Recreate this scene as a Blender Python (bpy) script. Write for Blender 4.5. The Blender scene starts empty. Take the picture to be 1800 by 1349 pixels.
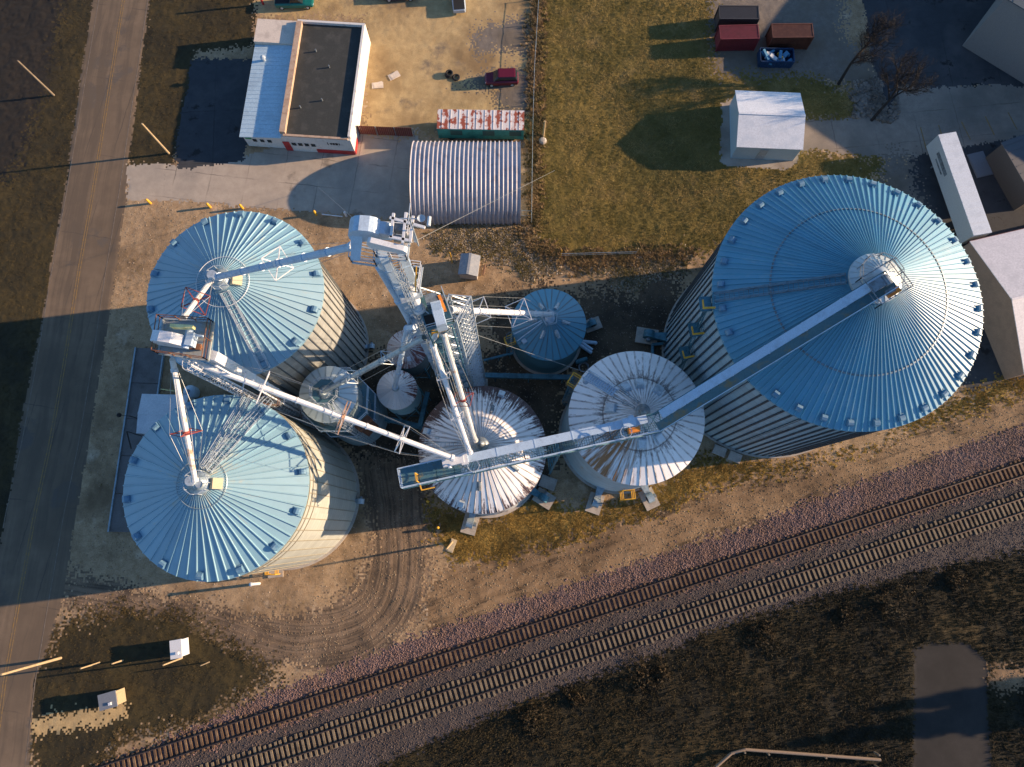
import bpy, math, random
import numpy as np
from math import sin, cos, pi, radians as R_, atan2, hypot, tan
from mathutils import Vector as V, Matrix
random.seed(7); RNG = np.random.default_rng(7)
sc = bpy.context.scene
COL = sc.collection

# ---------------------------------------------------------------- camera
IW, IH, F = 1800., 1349., 1200.
CX, CY, CAMZ = IW/2, IH/2, 80.
T = math.atan((935-CY)/F)
cam = bpy.data.cameras.new('camera'); cam.sensor_width = 36; cam.lens = 24
cam.clip_start = 1; cam.clip_end = 6000
co = bpy.data.objects.new('camera', cam); COL.objects.link(co)
co.location = (0, 0, CAMZ); co.rotation_euler = (T, 0, 0); sc.camera = co

def G(px, py, z=0.):
    """survey point (in the picture's pixel grid) -> world position at height z"""
    a = (px-CX)/F; b = -(py-CY)/F
    d = V((a, b*cos(T)+sin(T), b*sin(T)-cos(T)))
    return V((0, 0, CAMZ)) + d*((z-CAMZ)/d.z)

# ---------------------------------------------------------------- light
SUN_EL, SUN_AZ = 15.0, 7.5
w = bpy.data.worlds.new("World"); sc.world = w; w.use_nodes = True
nt = w.node_tree; bg = nt.nodes['Background']
sky = nt.nodes.new('ShaderNodeTexSky'); sky.sky_type = 'NISHITA'; sky.sun_disc = False
sky.sun_elevation = R_(SUN_EL); sky.sun_rotation = R_(90-SUN_AZ)
sky.air_density = 1.0; sky.dust_density = 0.3; sky.ozone_density = 4.0
nt.links.new(sky.outputs[0], bg.inputs[0]); bg.inputs[1].default_value = 0.105
sl = bpy.data.lights.new('sun', 'SUN'); sl.energy = 5.0; sl.angle = R_(0.5); sl.color = (1, .70, .44)
so = bpy.data.objects.new('sun', sl); COL.objects.link(so)
sd = V((cos(R_(SUN_EL))*cos(R_(SUN_AZ)), cos(R_(SUN_EL))*sin(R_(SUN_AZ)), sin(R_(SUN_EL))))
so.rotation_euler = sd.to_track_quat('Z', 'Y').to_euler(); so.location = sd*150
vs = sc.view_settings; vs.view_transform = 'Standard'; vs.look = 'None'; vs.exposure = 1.05; vs.gamma = 1

# ---------------------------------------------------------------- materials
class NT:
    def __init__(s, name):
        s.m = bpy.data.materials.new(name); s.m.use_nodes = True
        s.t = s.m.node_tree; s.b = s.t.nodes['Principled BSDF']
        s.tc = s.n('ShaderNodeTexCoord')
    def n(s, ty, **kw):
        o = s.t.nodes.new(ty)
        for k, v in kw.items(): setattr(o, k, v)
        return o
    def l(s, a, b): s.t.links.new(a, b)
    def obj(s): return s.tc.outputs['Object']
    def math(s, op, a, b=None, c=None, clamp=False):
        o = s.n('ShaderNodeMath', operation=op); o.use_clamp = clamp
        for i, x in enumerate((a, b, c)):
            if x is None: continue
            if isinstance(x, (int, float)): o.inputs[i].default_value = x
            else: s.l(x, o.inputs[i])
        return o.outputs[0]
    def noise(s, vec, scale, detail=4, rough=.55):
        o = s.n('ShaderNodeTexNoise'); o.inputs['Scale'].default_value = scale
        o.inputs['Detail'].default_value = detail; o.inputs['Roughness'].default_value = rough
        if vec is not None: s.l(vec, o.inputs['Vector'])
        return o.outputs['Fac']
    def ramp(s, fac, lo, hi):
        o = s.n('ShaderNodeMapRange'); o.inputs['From Min'].default_value = lo; o.inputs['From Max'].default_value = hi
        o.clamp = True; s.l(fac, o.inputs['Value']); return o.outputs[0]
    def mix(s, fac, a, b, mode='MIX'):
        o = s.n('ShaderNodeMix', data_type='RGBA', blend_type=mode)
        for i, x in ((0, fac), (6, a), (7, b)):
            if isinstance(x, (int, float)): o.inputs[i].default_value = x
            elif isinstance(x, tuple): o.inputs[i].default_value = (*x, 1)
            else: s.l(x, o.inputs[i])
        return o.outputs[2]
    def sep(s, vec):
        o = s.n('ShaderNodeSeparateXYZ'); s.l(vec, o.inputs[0]); return o.outputs
    def comb(s, x, y, z):
        o = s.n('ShaderNodeCombineXYZ')
        for i, q in enumerate((x, y, z)):
            if isinstance(q, (int, float)): o.inputs[i].default_value = q
            else: s.l(q, o.inputs[i])
        return o.outputs[0]
    def white(s, vec):
        o = s.n('ShaderNodeTexWhiteNoise', noise_dimensions='3D'); s.l(vec, o.inputs['Vector']); return o.outputs['Value']
    def bump(s, h, st, dist=.05):
        o = s.n('ShaderNodeBump'); o.inputs['Strength'].default_value = st; o.inputs['Distance'].default_value = dist
        s.l(h, o.inputs['Height']); s.l(o.outputs[0], s.b.inputs['Normal'])
    def out(s, col, rough=.6, metal=0.):
        if isinstance(col, tuple): s.b.inputs['Base Color'].default_value = (*col, 1)
        else: s.l(col, s.b.inputs['Base Color'])
        if isinstance(rough, (int, float)): s.b.inputs['Roughness'].default_value = rough
        else: s.l(rough, s.b.inputs['Roughness'])
        s.b.inputs['Metallic'].default_value = metal
        return s.m

def pm(name, c, rough=.6, metal=0., c2=None, scale=1.2, lo=.45, hi=.7, var=.12, bump=0., bscale=30):
    """painted / weathered surface: base colour, second colour in worn patches, fine variation"""
    k = NT(name); o = k.obj()
    n = k.noise(o, scale, 6, .65); f = k.noise(o, scale*9, 3)
    col = k.mix(k.ramp(f, .3, .7), tuple(x*(1-var) for x in c), tuple(min(1, x*(1+var)) for x in c))
    if c2: col = k.mix(k.ramp(n, lo, hi), col, c2)
    if bump: k.bump(k.noise(o, bscale, 3), bump, .02)
    return k.out(col, rough, metal)

def roof_mat(name, base, N, R, var=.12, metal=.35, rough=.45, worn=None, wlo=.5, whi=.62, rimk=0., dirang=None, dirk=0.,
             worn2=None, w2lo=.6, w2hi=.7, w2ang=None, af=9., rf=.35, ring_wear_shade=None, seam=None, ior=1.5):
    """sheet steel laid in radial panels; wear runs down the slope in streaks"""
    k = NT(name); x, y, z = k.sep(k.obj())[:3]
    a = k.math('ARCTAN2', y, x); r = k.math('SQRT', k.math('ADD', k.math('MULTIPLY', x, x), k.math('MULTIPLY', y, y)))
    an = k.math('MULTIPLY', a, N/(2*pi))
    pan = k.math('FLOOR', an)
    pv = k.white(k.comb(pan, 3.3, 0.))
    col = k.mix(pv, tuple(c*(1-var) for c in base), tuple(min(1, c*(1+var)) for c in base))
    ca, sa = k.math('COSINE', a), k.math('SINE', a)
    sv = k.comb(k.math('MULTIPLY', ca, af), k.math('MULTIPLY', sa, af), k.math('MULTIPLY', r, rf))
    st = k.noise(sv, 1.6, 8, .7)
    fine = k.noise(k.obj(), 3.5, 5, .6)
    col = k.mix(k.math('MULTIPLY', k.ramp(k.noise(k.obj(), .5, 5, .6), .4, .75), .25), col, tuple(c*.55 for c in base))
    rr = k.math('DIVIDE', r, R)
    if seam:
        d = k.math('ABSOLUTE', k.math('SUBTRACT', k.math('FRACT', k.math('ADD', an, .5)), .5))
        d = k.math('MULTIPLY', d, k.math('MULTIPLY', r, 2*pi/N))
        sm = k.math('MULTIPLY', k.ramp(d, .13, .02), k.ramp(st, .35, .6))
        col = k.mix(sm, col, seam)
    if worn:
        f = k.math('ADD', st, k.math('MULTIPLY', k.math('SUBTRACT', rr, .7), rimk))
        f = k.math('ADD', f, k.math('MULTIPLY', k.math('SUBTRACT', fine, .5), .25))
        f = k.math('ADD', f, k.math('MULTIPLY', k.math('SUBTRACT', pv, .5), .12))
        if dirang is not None:
            dd = k.math('COSINE', k.math('SUBTRACT', a, R_(dirang)))
            f = k.math('ADD', f, k.math('MULTIPLY', dd, dirk))
        if ring_wear_shade:
            q = k.math('ABSOLUTE', k.math('SUBTRACT', rr, ring_wear_shade))
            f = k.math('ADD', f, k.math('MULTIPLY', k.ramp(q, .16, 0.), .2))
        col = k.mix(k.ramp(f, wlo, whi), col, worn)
        if ring_wear_shade: col = k.mix(k.math('MULTIPLY', k.ramp(k.math('ABSOLUTE', k.math('SUBTRACT', rr, .53)), .014, .006), .7), col, (.08, .075, .075))  # dark line painted along the roof step, standing in for its shadow
    if worn2:
        sv2 = k.comb(k.math('MULTIPLY', ca, af*1.1), k.math('MULTIPLY', sa, af*1.1), k.math('ADD', k.math('MULTIPLY', r, rf*.4), 7.))
        f = k.noise(sv2, 1.3, 6, .6)
        if w2ang is not None:
            dd = k.math('COSINE', k.math('SUBTRACT', a, R_(w2ang)))
            f = k.math('ADD', f, k.math('MULTIPLY', k.math('SUBTRACT', k.math('POWER', k.math('MAXIMUM', dd, 0.), 5.), .55), .35))
        col = k.mix(k.ramp(f, w2lo, w2hi), col, worn2)
    k.b.inputs['IOR'].default_value = ior
    return k.out(col, rough, metal)

def wall_mat(name, base, N, var=.12, metal=.35, rough=.5, ring=.82, worn=None, wlo=.6, whi=.75, bump=.25):
    k = NT(name); x, y, z = k.sep(k.obj())[:3]
    a = k.math('MULTIPLY', k.math('ARCTAN2', y, x), N/(2*pi))
    cell = k.comb(k.math('FLOOR', a), k.math('FLOOR', k.math('DIVIDE', z, ring)), 1.7)
    col = k.mix(k.white(cell), tuple(c*(1-var) for c in base), tuple(min(1, c*(1+var)) for c in base))
    col = k.mix(k.math('MULTIPLY', k.ramp(k.noise(k.obj(), .35, 5, .6), .4, .75), .35), col, tuple(c*.6 for c in base))
    fr = k.math('ABSOLUTE', k.math('SUBTRACT', k.math('FRACT', k.math('DIVIDE', z, ring)), .5))
    col = k.mix(k.math('MULTIPLY', k.ramp(fr, .46, .49), .55), col, tuple(c*.35 for c in base))
    if worn:
        v = k.comb(k.math('MULTIPLY', x, .9), k.math('MULTIPLY', y, .9), k.math('MULTIPLY', z, .25))
        col = k.mix(k.ramp(k.noise(v, 1.1, 6, .6), wlo, whi), col, worn)
    if bump:
        wv = k.math('SINE', k.math('MULTIPLY', z, 2*pi/.21)); k.bump(wv, bump, .03)
    return k.out(col, rough, metal)

def zmat(name, c0, c1, c2, s1=.09, s2=1.3, s3=9., lo=.42, hi=.62, rough=.95, bump=.5, bs=7., bd=.08, c3=None, s4=.35, lo4=.58, hi4=.68,
         flow=None, fcol=None, fx=3., fy=.06, flo=.5, fhi=.62, fst=1., cracks=None):
    k = NT(name); o = k.obj()
    n1 = k.noise(o, s1, 7, .62); n2 = k.noise(o, s2, 6, .65); n3 = k.noise(o, s3, 4, .7)
    f = k.math('ADD', k.math('MULTIPLY', n2, .5), k.math('MULTIPLY', n3, .5))
    col = k.mix(k.ramp(f, .36, .64), c0, c1)
    col = k.mix(k.ramp(n1, lo, hi), col, c2)
    if c3: col = k.mix(k.ramp(k.noise(o, s4, 7, .65), lo4, hi4), col, c3)
    if flow:
        at = k.n('ShaderNodeAttribute', attribute_name='flow'); u, v, _ = k.sep(at.outputs['Vector'])[:3]
        u = k.math('ADD', u, k.math('MULTIPLY', k.math('SUBTRACT', k.noise(o, .10, 2), .5), 1.6))
        n = k.noise(k.comb(k.math('MULTIPLY', u, fx), k.math('MULTIPLY', v, fy), 0.), 1., 6, .65)
        n = k.math('ADD', n, k.math('MULTIPLY', k.math('SUBTRACT', k.noise(o, .3, 6), .5), .45))
        col = k.mix(k.math('MULTIPLY', k.ramp(n, flo, fhi), fst), col, fcol)
    if cracks:
        # straight saw-cut joints with tar, some opened by wear
        ang, sp1, sp2, jc = cracks; X_, Y_, _ = k.sep(o)[:3]; wob = k.math('MULTIPLY', k.math('SUBTRACT', k.noise(o, .9, 4), .5), .35)
        for ca_, sa_, sp_, se in ((cos(ang), sin(ang), sp1, 0.), (-sin(ang), cos(ang), sp2, 9.)):
            q = k.math('ADD', k.math('ADD', k.math('MULTIPLY', X_, ca_), k.math('MULTIPLY', Y_, sa_)), wob)
            fr = k.math('MULTIPLY', k.math('ABSOLUTE', k.math('SUBTRACT', k.math('FRACT', k.math('DIVIDE', q, sp_)), .5)), sp_)
            sel = k.ramp(k.noise(o, .13+.01*se, 3), .42, .6)
            col = k.mix(k.math('MULTIPLY', k.math('MULTIPLY', k.ramp(fr, .09, .02), sel), .65), col, jc)
        ln = k.noise(o, .35, 8, .75); th = k.math('ABSOLUTE', k.math('SUBTRACT', ln, .5))
        col = k.mix(k.math('MULTIPLY', k.math('MULTIPLY', k.ramp(th, .006, .001), k.ramp(k.noise(o, .1, 3), .5, .62)), .6), col, jc)
    if bump: k.bump(k.math('ADD', n3, k.math('MULTIPLY', k.noise(o, bs*4, 3), .5)), bump, bd)
    return k.out(col, rough)

M = {}
STEEL = (.36, .47, .53)
M['galv'] = pm('galvanised_steel', (.33, .42, .48), .45, .45, (.2, .25, .28), 2.)
M['galv_light'] = pm('light_galvanised_steel', (.5, .58, .64), .45, .3, (.3, .36, .4), 2.)
M['teal_steel'] = pm('blue_green_painted_steel', (.07, .2, .26), .5, .2, (.03, .09, .12), 1.5)
M['white_steel'] = pm('white_painted_steel', (.66, .69, .72), .45, .05, (.42, .42, .42), 1.4, .55, .75)
M['pale_blue'] = pm('pale_blue_enamel', (.44, .57, .70), .45, .05, (.33, .42, .52), 1.4, .5, .75)
M['rail_rust'] = pm('rusty_brown_steel', (.16, .075, .05), .8, .1, (.3, .13, .05), 2.)
M['red_oxide'] = pm('red_oxide_steel', (.28, .05, .04), .7, .0, (.15, .05, .04), 2.)
M['rust_pipe'] = pm('white_pipe_with_rust', (.58, .60, .60), .55, .05, (.40, .20, .08), .7, .58, .70)
M['grating'] = pm('dark_steel_grating', (.30, .34, .35), .6, .05, (.34, .27, .13), .9, .48, .7, bump=.5, bscale=60)
M['grating_bl'] = pm('blue_steel_grating', (.06, .16, .21), .6, .1, (.2, .18, .1), .9, .52, .7, bump=.5, bscale=60)
M['yellow'] = pm('safety_yellow_paint', (.75, .42, .04), .5, 0, (.5, .25, .03), 2.)
M['orange'] = pm('orange_paint', (.75, .25, .03), .5, 0, (.5, .15, .03), 2.)
M['paleyel'] = pm('faded_yellow_paint', (.8, .74, .36), .5, 0, (.6, .46, .14), 2.)
M['vent'] = pm('blue_zinc_vent', (.10, .22, .34), .5, .1, (.2, .33, .42), 2.)
M['cable'] = pm('steel_cable', (.3, .33, .35), .5, .5)
M['conc'] = pm('cast_concrete', (.42, .38, .33), .9, 0, (.28, .25, .22), 1., bump=.3)
M['dark'] = pm('black_opening', (.012, .013, .015), .8)
M['machine'] = pm('grey_machinery', (.22, .27, .31), .5, .4, (.1, .1, .1), 2.5)
M['black'] = pm('black_rubber', (.015, .015, .016), .8)
M['glass'] = pm('dark_window_glass', (.02, .03, .035), .12)

# ---------------------------------------------------------------- mesh helpers
class MB:
    def __init__(s): s.v = []; s.f = []
    def add(s, vs, fs):
        b = len(s.v); s.v += [tuple(p) for p in vs]; s.f += [tuple(b+i for i in f) for f in fs]; return s
    def frame(s, c, ax, ay, az):      # box from centre and three half-axes
        c = V(c); P = [c+sx*ax+sy*ay+sz*az for sz in (-1, 1) for sy in (-1, 1) for sx in (-1, 1)]
        return s.add(P, [(0, 2, 3, 1), (4, 5, 7, 6), (0, 1, 5, 4), (2, 6, 7, 3), (0, 4, 6, 2), (1, 3, 7, 5)])
    def box(s, c, sx, sy, sz, rot=0.):
        return s.frame(c, V((cos(rot), sin(rot), 0))*sx/2, V((-sin(rot), cos(rot), 0))*sy/2, V((0, 0, sz/2)))
    def beam(s, p, q, w, h=None, up=None):
        p, q = V(p), V(q); d = q-p; L = d.length
        if L < 1e-5: return s
        d /= L; h = h or w; u = V(up) if up else V((0, 0, 1))
        if abs(d.dot(u)) > .98: u = V((0, 1, 0)) if abs(d.y) < .9 else V((1, 0, 0))
        x = d.cross(u).normalized(); y = x.cross(d).normalized()
        return s.frame((p+q)/2, d*L/2, x*w/2, y*h/2)
    def tube(s, p, q, r, r2=None, n=8, cap=True):
        p, q = V(p), V(q); d = (q-p)
        if d.length < 1e-6: return s
        d.normalize(); r2 = r if r2 is None else r2
        u = V((0, 0, 1)) if abs(d.z) < .9 else V((1, 0, 0)); x = d.cross(u).normalized(); y = x.cross(d)
        P = [p+(x*cos(2*pi*i/n)+y*sin(2*pi*i/n))*r for i in range(n)]+[q+(x*cos(2*pi*i/n)+y*sin(2*pi*i/n))*r2 for i in range(n)]
        fs = [(i, (i+1) % n, n+(i+1) % n, n+i) for i in range(n)]
        if cap: fs += [tuple(range(n))[::-1], tuple(range(n, 2*n))]
        return s.add(P, fs)
    def lathe(s, prof, c=(0, 0, 0), n=48, a0=0.):
        c = V(c); m = len(prof); P = [c+V((r*cos(a0+2*pi*i/n), r*sin(a0+2*pi*i/n), z)) for i in range(n) for r, z in prof]
        fs = [(i*m+j, ((i+1) % n)*m+j, ((i+1) % n)*m+j+1, i*m+j+1) for i in range(n) for j in range(m-1)]
        return s.add(P, fs)
    def prism(s, poly, z0, z1):
        n = len(poly); P = [(p[0], p[1], z0) for p in poly]+[(p[0], p[1], z1) for p in poly]
        ar = sum(poly[i][0]*poly[(i+1) % n][1]-poly[(i+1) % n][0]*poly[i][1] for i in range(n))
        fs = [(i, (i+1) % n, n+(i+1) % n, n+i) for i in range(n)]+[tuple(range(n))[::-1], tuple(range(n, 2*n))]
        if ar < 0: fs = [f[::-1] for f in fs]
        return s.add(P, fs)
    def extr(s, prof, o, ex, ez, ey, wd):   # profile (x,z) in plane ex,ez swept symmetrically along ey
        o = V(o); n = len(prof)
        P = [o+ex*a+ez*b-ey*wd/2 for a, b in prof]+[o+ex*a+ez*b+ey*wd/2 for a, b in prof]
        return s.add(P, [(i, (i+1) % n, n+(i+1) % n, n+i) for i in range(n)]+[tuple(range(n))[::-1], tuple(range(n, 2*n))])
    def build(s, name, mat, parent=None, smooth=False, loc=None):
        o0 = V(ORG.get(parent.name, (0, 0, 0))) if parent else V(loc or (0, 0, 0))
        me = bpy.data.meshes.new(name); me.from_pydata([tuple(V(p)-o0) for p in s.v], [], s.f)
        if isinstance(mat, str): mat = M[mat]
        me.materials.append(mat)
        if smooth: me.polygons.foreach_set('use_smooth', [True]*len(me.polygons))
        me.update()
        o = bpy.data.objects.new(name, me); COL.objects.link(o)
        if parent: o.parent = parent; ORG[o.name] = tuple(o0)
        else: o.location = o0; ORG[o.name] = tuple(o0)
        return o
ORG = {}
def tag(o, label, cat, group=None):
    o['label'] = label; o['category'] = cat
    if group: o['group'] = group
    return o
def thing(name, label, cat, loc, group=None):
    o = bpy.data.objects.new(name, None); COL.objects.link(o); o.location = loc; o.empty_display_size = .5
    ORG[o.name] = tuple(loc); return tag(o, label, cat, group)
def copy_thing(root, loc, label, rz=0.):
    r = root.copy(); COL.objects.link(r); r.location = loc; r.rotation_euler = (0, 0, rz); r['label'] = label
    for ch in root.children:
        c = ch.copy(); COL.objects.link(c); c.parent = r
        for g in ch.children:
            d = g.copy(); COL.objects.link(d); d.parent = c
    return r
def lerp(a, b, t): return V(a)+(V(b)-V(a))*t

# ================================================================ GROUND
def vnoise(X, Y, s, seed):
    r = np.random.default_rng(seed); g = r.random((512, 512))
    x = X*s+100.3; y = Y*s+57.7; xi = np.floor(x).astype(int); yi = np.floor(y).astype(int)
    fx = x-xi; fy = y-yi; fx = fx*fx*(3-2*fx); fy = fy*fy*(3-2*fy)
    a = g[xi % 512, yi % 512]; b = g[(xi+1) % 512, yi % 512]; c = g[xi % 512, (yi+1) % 512]; d = g[(xi+1) % 512, (yi+1) % 512]
    return (a*(1-fx)+b*fx)*(1-fy)+(c*(1-fx)+d*fx)*fy-.5
def fbm(X, Y, s, seed, o=4):
    t = 0; a = 1.
    for i in range(o): t = t+vnoise(X, Y, s*2**i, seed+i)*a; a *= .55
    return t
X0, X1, Y0, Y1, CS = -84., 84., -40., 84., .2
NX, NY = int((X1-X0)/CS), int((Y1-Y0)/CS)
vx = X0+np.arange(NX+1)*CS; vy = Y0+np.arange(NY+1)*CS
def topx(X, Y, Z=0.):
    dep = Y*sin(T)-(Z-CAMZ)*cos(T); u = Y*cos(T)+(Z-CAMZ)*sin(T)
    return CX+F*X/dep, CY-F*u/dep
cxs, cys = np.meshgrid(vx[:-1]+CS/2, vy[:-1]+CS/2, indexing='ij')
PX, PY = topx(cxs, cys)
W1x = fbm(cxs, cys, .25, 11, 5); W1y = fbm(cxs, cys, .25, 31, 5)
W2x = fbm(cxs, cys, 1.6, 51, 3); W2y = fbm(cxs, cys, 1.6, 71, 3)
def inpoly(x, y, poly):
    r = np.zeros(x.shape, bool); n = len(poly)
    for i in range(n):
        ax, ay = poly[i]; bx, by = poly[(i+1) % n]
        if ay == by: continue
        c = ((ay > y) != (by > y)) & (x < (bx-ax)*(y-ay)/(by-ay)+ax); r ^= c
    return r
W3x = RNG.normal(0, 1, cxs.shape); W3y = RNG.normal(0, 1, cxs.shape)
SOFT = {'weedy_dirt': 13., 'verge': 4., 'field': 9., 'sand': 6., 'gravel': 8., 'lawn': 8., 'weeds': 7., 'rubble': 7., 'stones': 9., 'soil': 9., 'deadgrass': 9., 'path': 8., 'track_dirt': 9., 'ballast': 5., 'ballast_dark': 5., 'rough_grass': 9., 'road': 1., 'asphalt': 1.5, 'concrete': 1.5, 'drive': 1.5, 'pad': 1., 'lane': 2.}
zone = np.zeros(cxs.shape, np.uint8); ORDER = ['dirt']
def Z(name, poly, a1=10., a2=6.):
    if name not in ORDER: ORDER.append(name)
    a3 = SOFT.get(name, 0.)
    zone[inpoly(PX+W1x*a1+W2x*a2+W3x*a3, PY+W1y*a1+W2y*a2+W3y*a3, poly)] = ORDER.index(name)
Z('verge', [(95, -300), (235, -300), (183, 0), (160, 150), (142, 280), (120, 400), (95, 560), (65, 700), (40, 850), (20, 960), (-40, 1200), (-400, 1300), (-600, 300), (0, 330)], 8, 5)
Z('field', [(-800, -400), (125, -400), (112, 0), (78, 160), (50, 240), (22, 310), (-400, 560), (-800, 600)], 8, 4)
Z('verge', [(262, -300), (452, -300), (446, 80), (345, 90), (335, 130), (320, 240), (300, 296), (228, 284), (225, 240), (240, 120), (258, 0)], 5, 4)
Z('concrete', [(226, 288), (320, 290), (420, 275), (640, 225), (735, 228), (735, 386), (560, 372), (400, 360), (224, 352)], 6, 3)
Z('asphalt', [(335, 108), (345, 103), (445, 103), (445, 230), (428, 270), (430, 283), (310, 297), (312, 240), (330, 150)], 5, 2)
Z('sand', [(452, -300), (950, -300), (938, 60), (935, 240), (640, 235), (640, 30), (452, 30)], 4, 3)
Z('gravel', [(832, 60), (860, 45), (925, 30), (935, 60), (930, 95), (880, 92), (835, 100)], 8, 4)
Z('gravel', [(800, 150), (850, 130), (932, 120), (934, 200), (880, 190), (860, 165)], 12, 6)
Z('lawn', [(948, -300), (1268, -300), (1255, 118), (1270, 130), (1420, 130), (1515, 172), (1505, 210), (1410, 214), (1410, 268), (1560, 270), (1540, 320), (1330, 420), (1230, 452), (1120, 450), (1010, 462), (950, 436), (932, 395), (938, 200)], 8, 10)
Z('weeds', [(938, -300), (954, -300), (950, 200), (946, 400), (930, 400), (932, 240), (934, 100)], 6, 8)
Z('gravel', [(1262, -300), (1500, -300), (1480, 60), (1570, 150), (1500, 152), (1425, 133), (1262, 133), (1252, 40)], 6, 5)
Z('rubble', [(1500, 158), (1540, 145), (1582, 150), (1585, 205), (1550, 235), (1505, 228)], 8, 6)
Z('asphalt', [(1480, -300), (2300, -300), (2300, 175), (1800, 152), (1590, 152), (1560, 200), (1552, 150), (1530, 110)], 6, 4)
Z('drive', [(1395, 214), (1520, 206), (1560, 214), (1582, 205), (1582, 152), (1800, 152), (2300, 160), (2300, 220), (1800, 238), (1640, 272), (1560, 277), (1440, 264), (1393, 270)], 5, 3)
Z('asphalt', [(1600, 275), (1660, 266), (1800, 238), (2300, 220), (2300, 640), (1700, 690), (1650, 420), (1600, 330)], 5, 3)
Z('gravel', [(1555, 272), (1602, 272), (1610, 330), (1655, 420), (1700, 690), (1600, 640), (1550, 330)], 6, 4)
Z('pad', [(1268, 182), (1290, 172), (1400, 185), (1412, 255), (1400, 285), (1385, 301), (1290, 293), (1267, 285)], 3, 2)
Z('stones', [(745, 408), (850, 398), (930, 402), (1010, 457), (1120, 447), (1215, 440), (1190, 505), (1100, 500), (1000, 470), (930, 488), (850, 450), (770, 440)], 14, 14)
Z('weeds', [(900, 400), (1010, 448), (1120, 440), (1230, 440), (1215, 450), (1010, 470), (930, 440)], 10, 14)
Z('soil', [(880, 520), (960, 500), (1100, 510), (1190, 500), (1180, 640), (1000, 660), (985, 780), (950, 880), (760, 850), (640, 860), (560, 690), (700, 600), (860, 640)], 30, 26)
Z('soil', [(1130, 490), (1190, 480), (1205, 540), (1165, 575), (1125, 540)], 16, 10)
Z('deadgrass', [(752, 880), (850, 915), (960, 865), (1000, 900), (1100, 880), (1240, 805), (1420, 815), (1560, 775), (1660, 705), (1800, 650), (2100, 560), (2100, 640), (1800, 690), (1500, 800), (1250, 862), (1060, 930), (900, 980), (800, 985), (765, 930)], 14, 14)
Z('path', [(745, 1075), (770, 1000), (900, 982), (1060, 932), (1250, 866), (1500, 802), (1800, 692), (2300, 560), (2300, 640), (1800, 752), (1500, 856), (1300, 926), (1050, 1012), (900, 1066), (755, 1115)], 8, 8)
Z('track_dirt', [(610, 800), (760, 815), (752, 880), (755, 1000), (742, 1080), (692, 1140), (600, 1178), (480, 1168), (380, 1128), (240, 1078), (108, 1064), (112, 1000), (250, 1036), (400, 1075), (520, 1086), (590, 1060), (640, 1010), (655, 930)], 8, 4)
Z('weedy_dirt', [(52, 1165), (105, 1092), (200, 1066), (310, 1078), (395, 1120), (500, 1185), (345, 1272), (210, 1312), (130, 1410), (60, 1360), (46, 1270)], 14, 16)
Z('verge', [(58, 1180), (110, 1108), (200, 1085), (300, 1096), (380, 1136), (465, 1190), (330, 1258), (200, 1296), (120, 1400), (66, 1349), (50, 1270)], 14, 16)
Z('sand', [(58, 1262), (185, 1243), (215, 1232), (225, 1262), (190, 1275), (56, 1292)], 4, 2)
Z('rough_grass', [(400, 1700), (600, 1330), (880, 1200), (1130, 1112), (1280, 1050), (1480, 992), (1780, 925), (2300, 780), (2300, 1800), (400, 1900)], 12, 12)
Z('ballast', [(-500, 1660), (330, 1282), (480, 1215), (560, 1186), (740, 1118), (900, 1062), (1050, 1010), (1300, 930), (1500, 852), (1800, 748), (2300, 575), (2300, 690), (1800, 845), (1300, 1005), (900, 1135), (520, 1265), (190, 1372), (-500, 1600)], 5, 7)
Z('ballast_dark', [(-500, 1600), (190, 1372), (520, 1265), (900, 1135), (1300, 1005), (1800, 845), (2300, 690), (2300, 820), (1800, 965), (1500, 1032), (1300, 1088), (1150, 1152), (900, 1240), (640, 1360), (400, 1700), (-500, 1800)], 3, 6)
Z('lane', [(1605, 1140), (1640, 1130), (1705, 1133), (1732, 1165), (1742, 1349), (1748, 1700), (1612, 1700)], 3, 2)
Z('path', [(1735, 1168), (1800, 1180), (2100, 1150), (2100, 1200), (1800, 1210), (1738, 1215)], 6, 3)
Z('road', [(270, -120), (262, 0), (246, 120), (232, 240), (225, 288), (222, 352), (206, 450), (192, 560), (165, 720), (135, 900), (106, 1070), (62, 1200), (55, 1290), (52, 1349), (30, 1700), (-200, 1700), (-60, 1200), (0, 960), (20, 850), (45, 700), (75, 560), (100, 400), (122, 280), (140, 150), (163, 0), (180, -120)], 2.5, 1.5)

# flow coordinates (across, along) for wheel marks and ruts
def flow(px):
    P = [G(*p).xy for p in px]; bd = np.full(cxs.shape, 1e9); bu = np.zeros(cxs.shape); bv = np.zeros(cxs.shape); L = 0
    for p, q in zip(P[:-1], P[1:]):
        d = q-p; l = d.length; d = d/l; rx = cxs-p.x; ry = cys-p.y
        t = np.clip(rx*d.x+ry*d.y, 0, l); ex = rx-t*d.x; ey = ry-t*d.y; dd = np.hypot(ex, ey)
        m = dd < bd; sg = np.sign(d.x*ey-d.y*ex); bd[m] = dd[m]; bu[m] = (dd*sg)[m]; bv[m] = (L+t)[m]; L += l
    return bu, bv
def arcpts(pts, n=40):      # Catmull-Rom through the given points
    out = []; q = [pts[0]]+pts+[pts[-1]]
    for i in range(len(pts)-1):
        a, b, c, d = [V((*p, 0)) for p in q[i:i+4]]
        for k in range(n//(len(pts)-1)+1):
            t = k/(n//(len(pts)-1)+1)
            r = .5*((2*b)+(c-a)*t+(2*a-5*b+4*c-d)*t*t+(3*b-a-3*c+d)*t**3); out.append((r.x, r.y))
    return out+[pts[-1]]
ROADLINE = [(228, -80), (217, 0), (190, 170), (163, 340), (138, 480), (113, 640), (88, 780), (62, 900), (35, 1047), (8, 1200), (-30, 1500)]
fr_u, fr_v = flow(ROADLINE)
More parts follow.
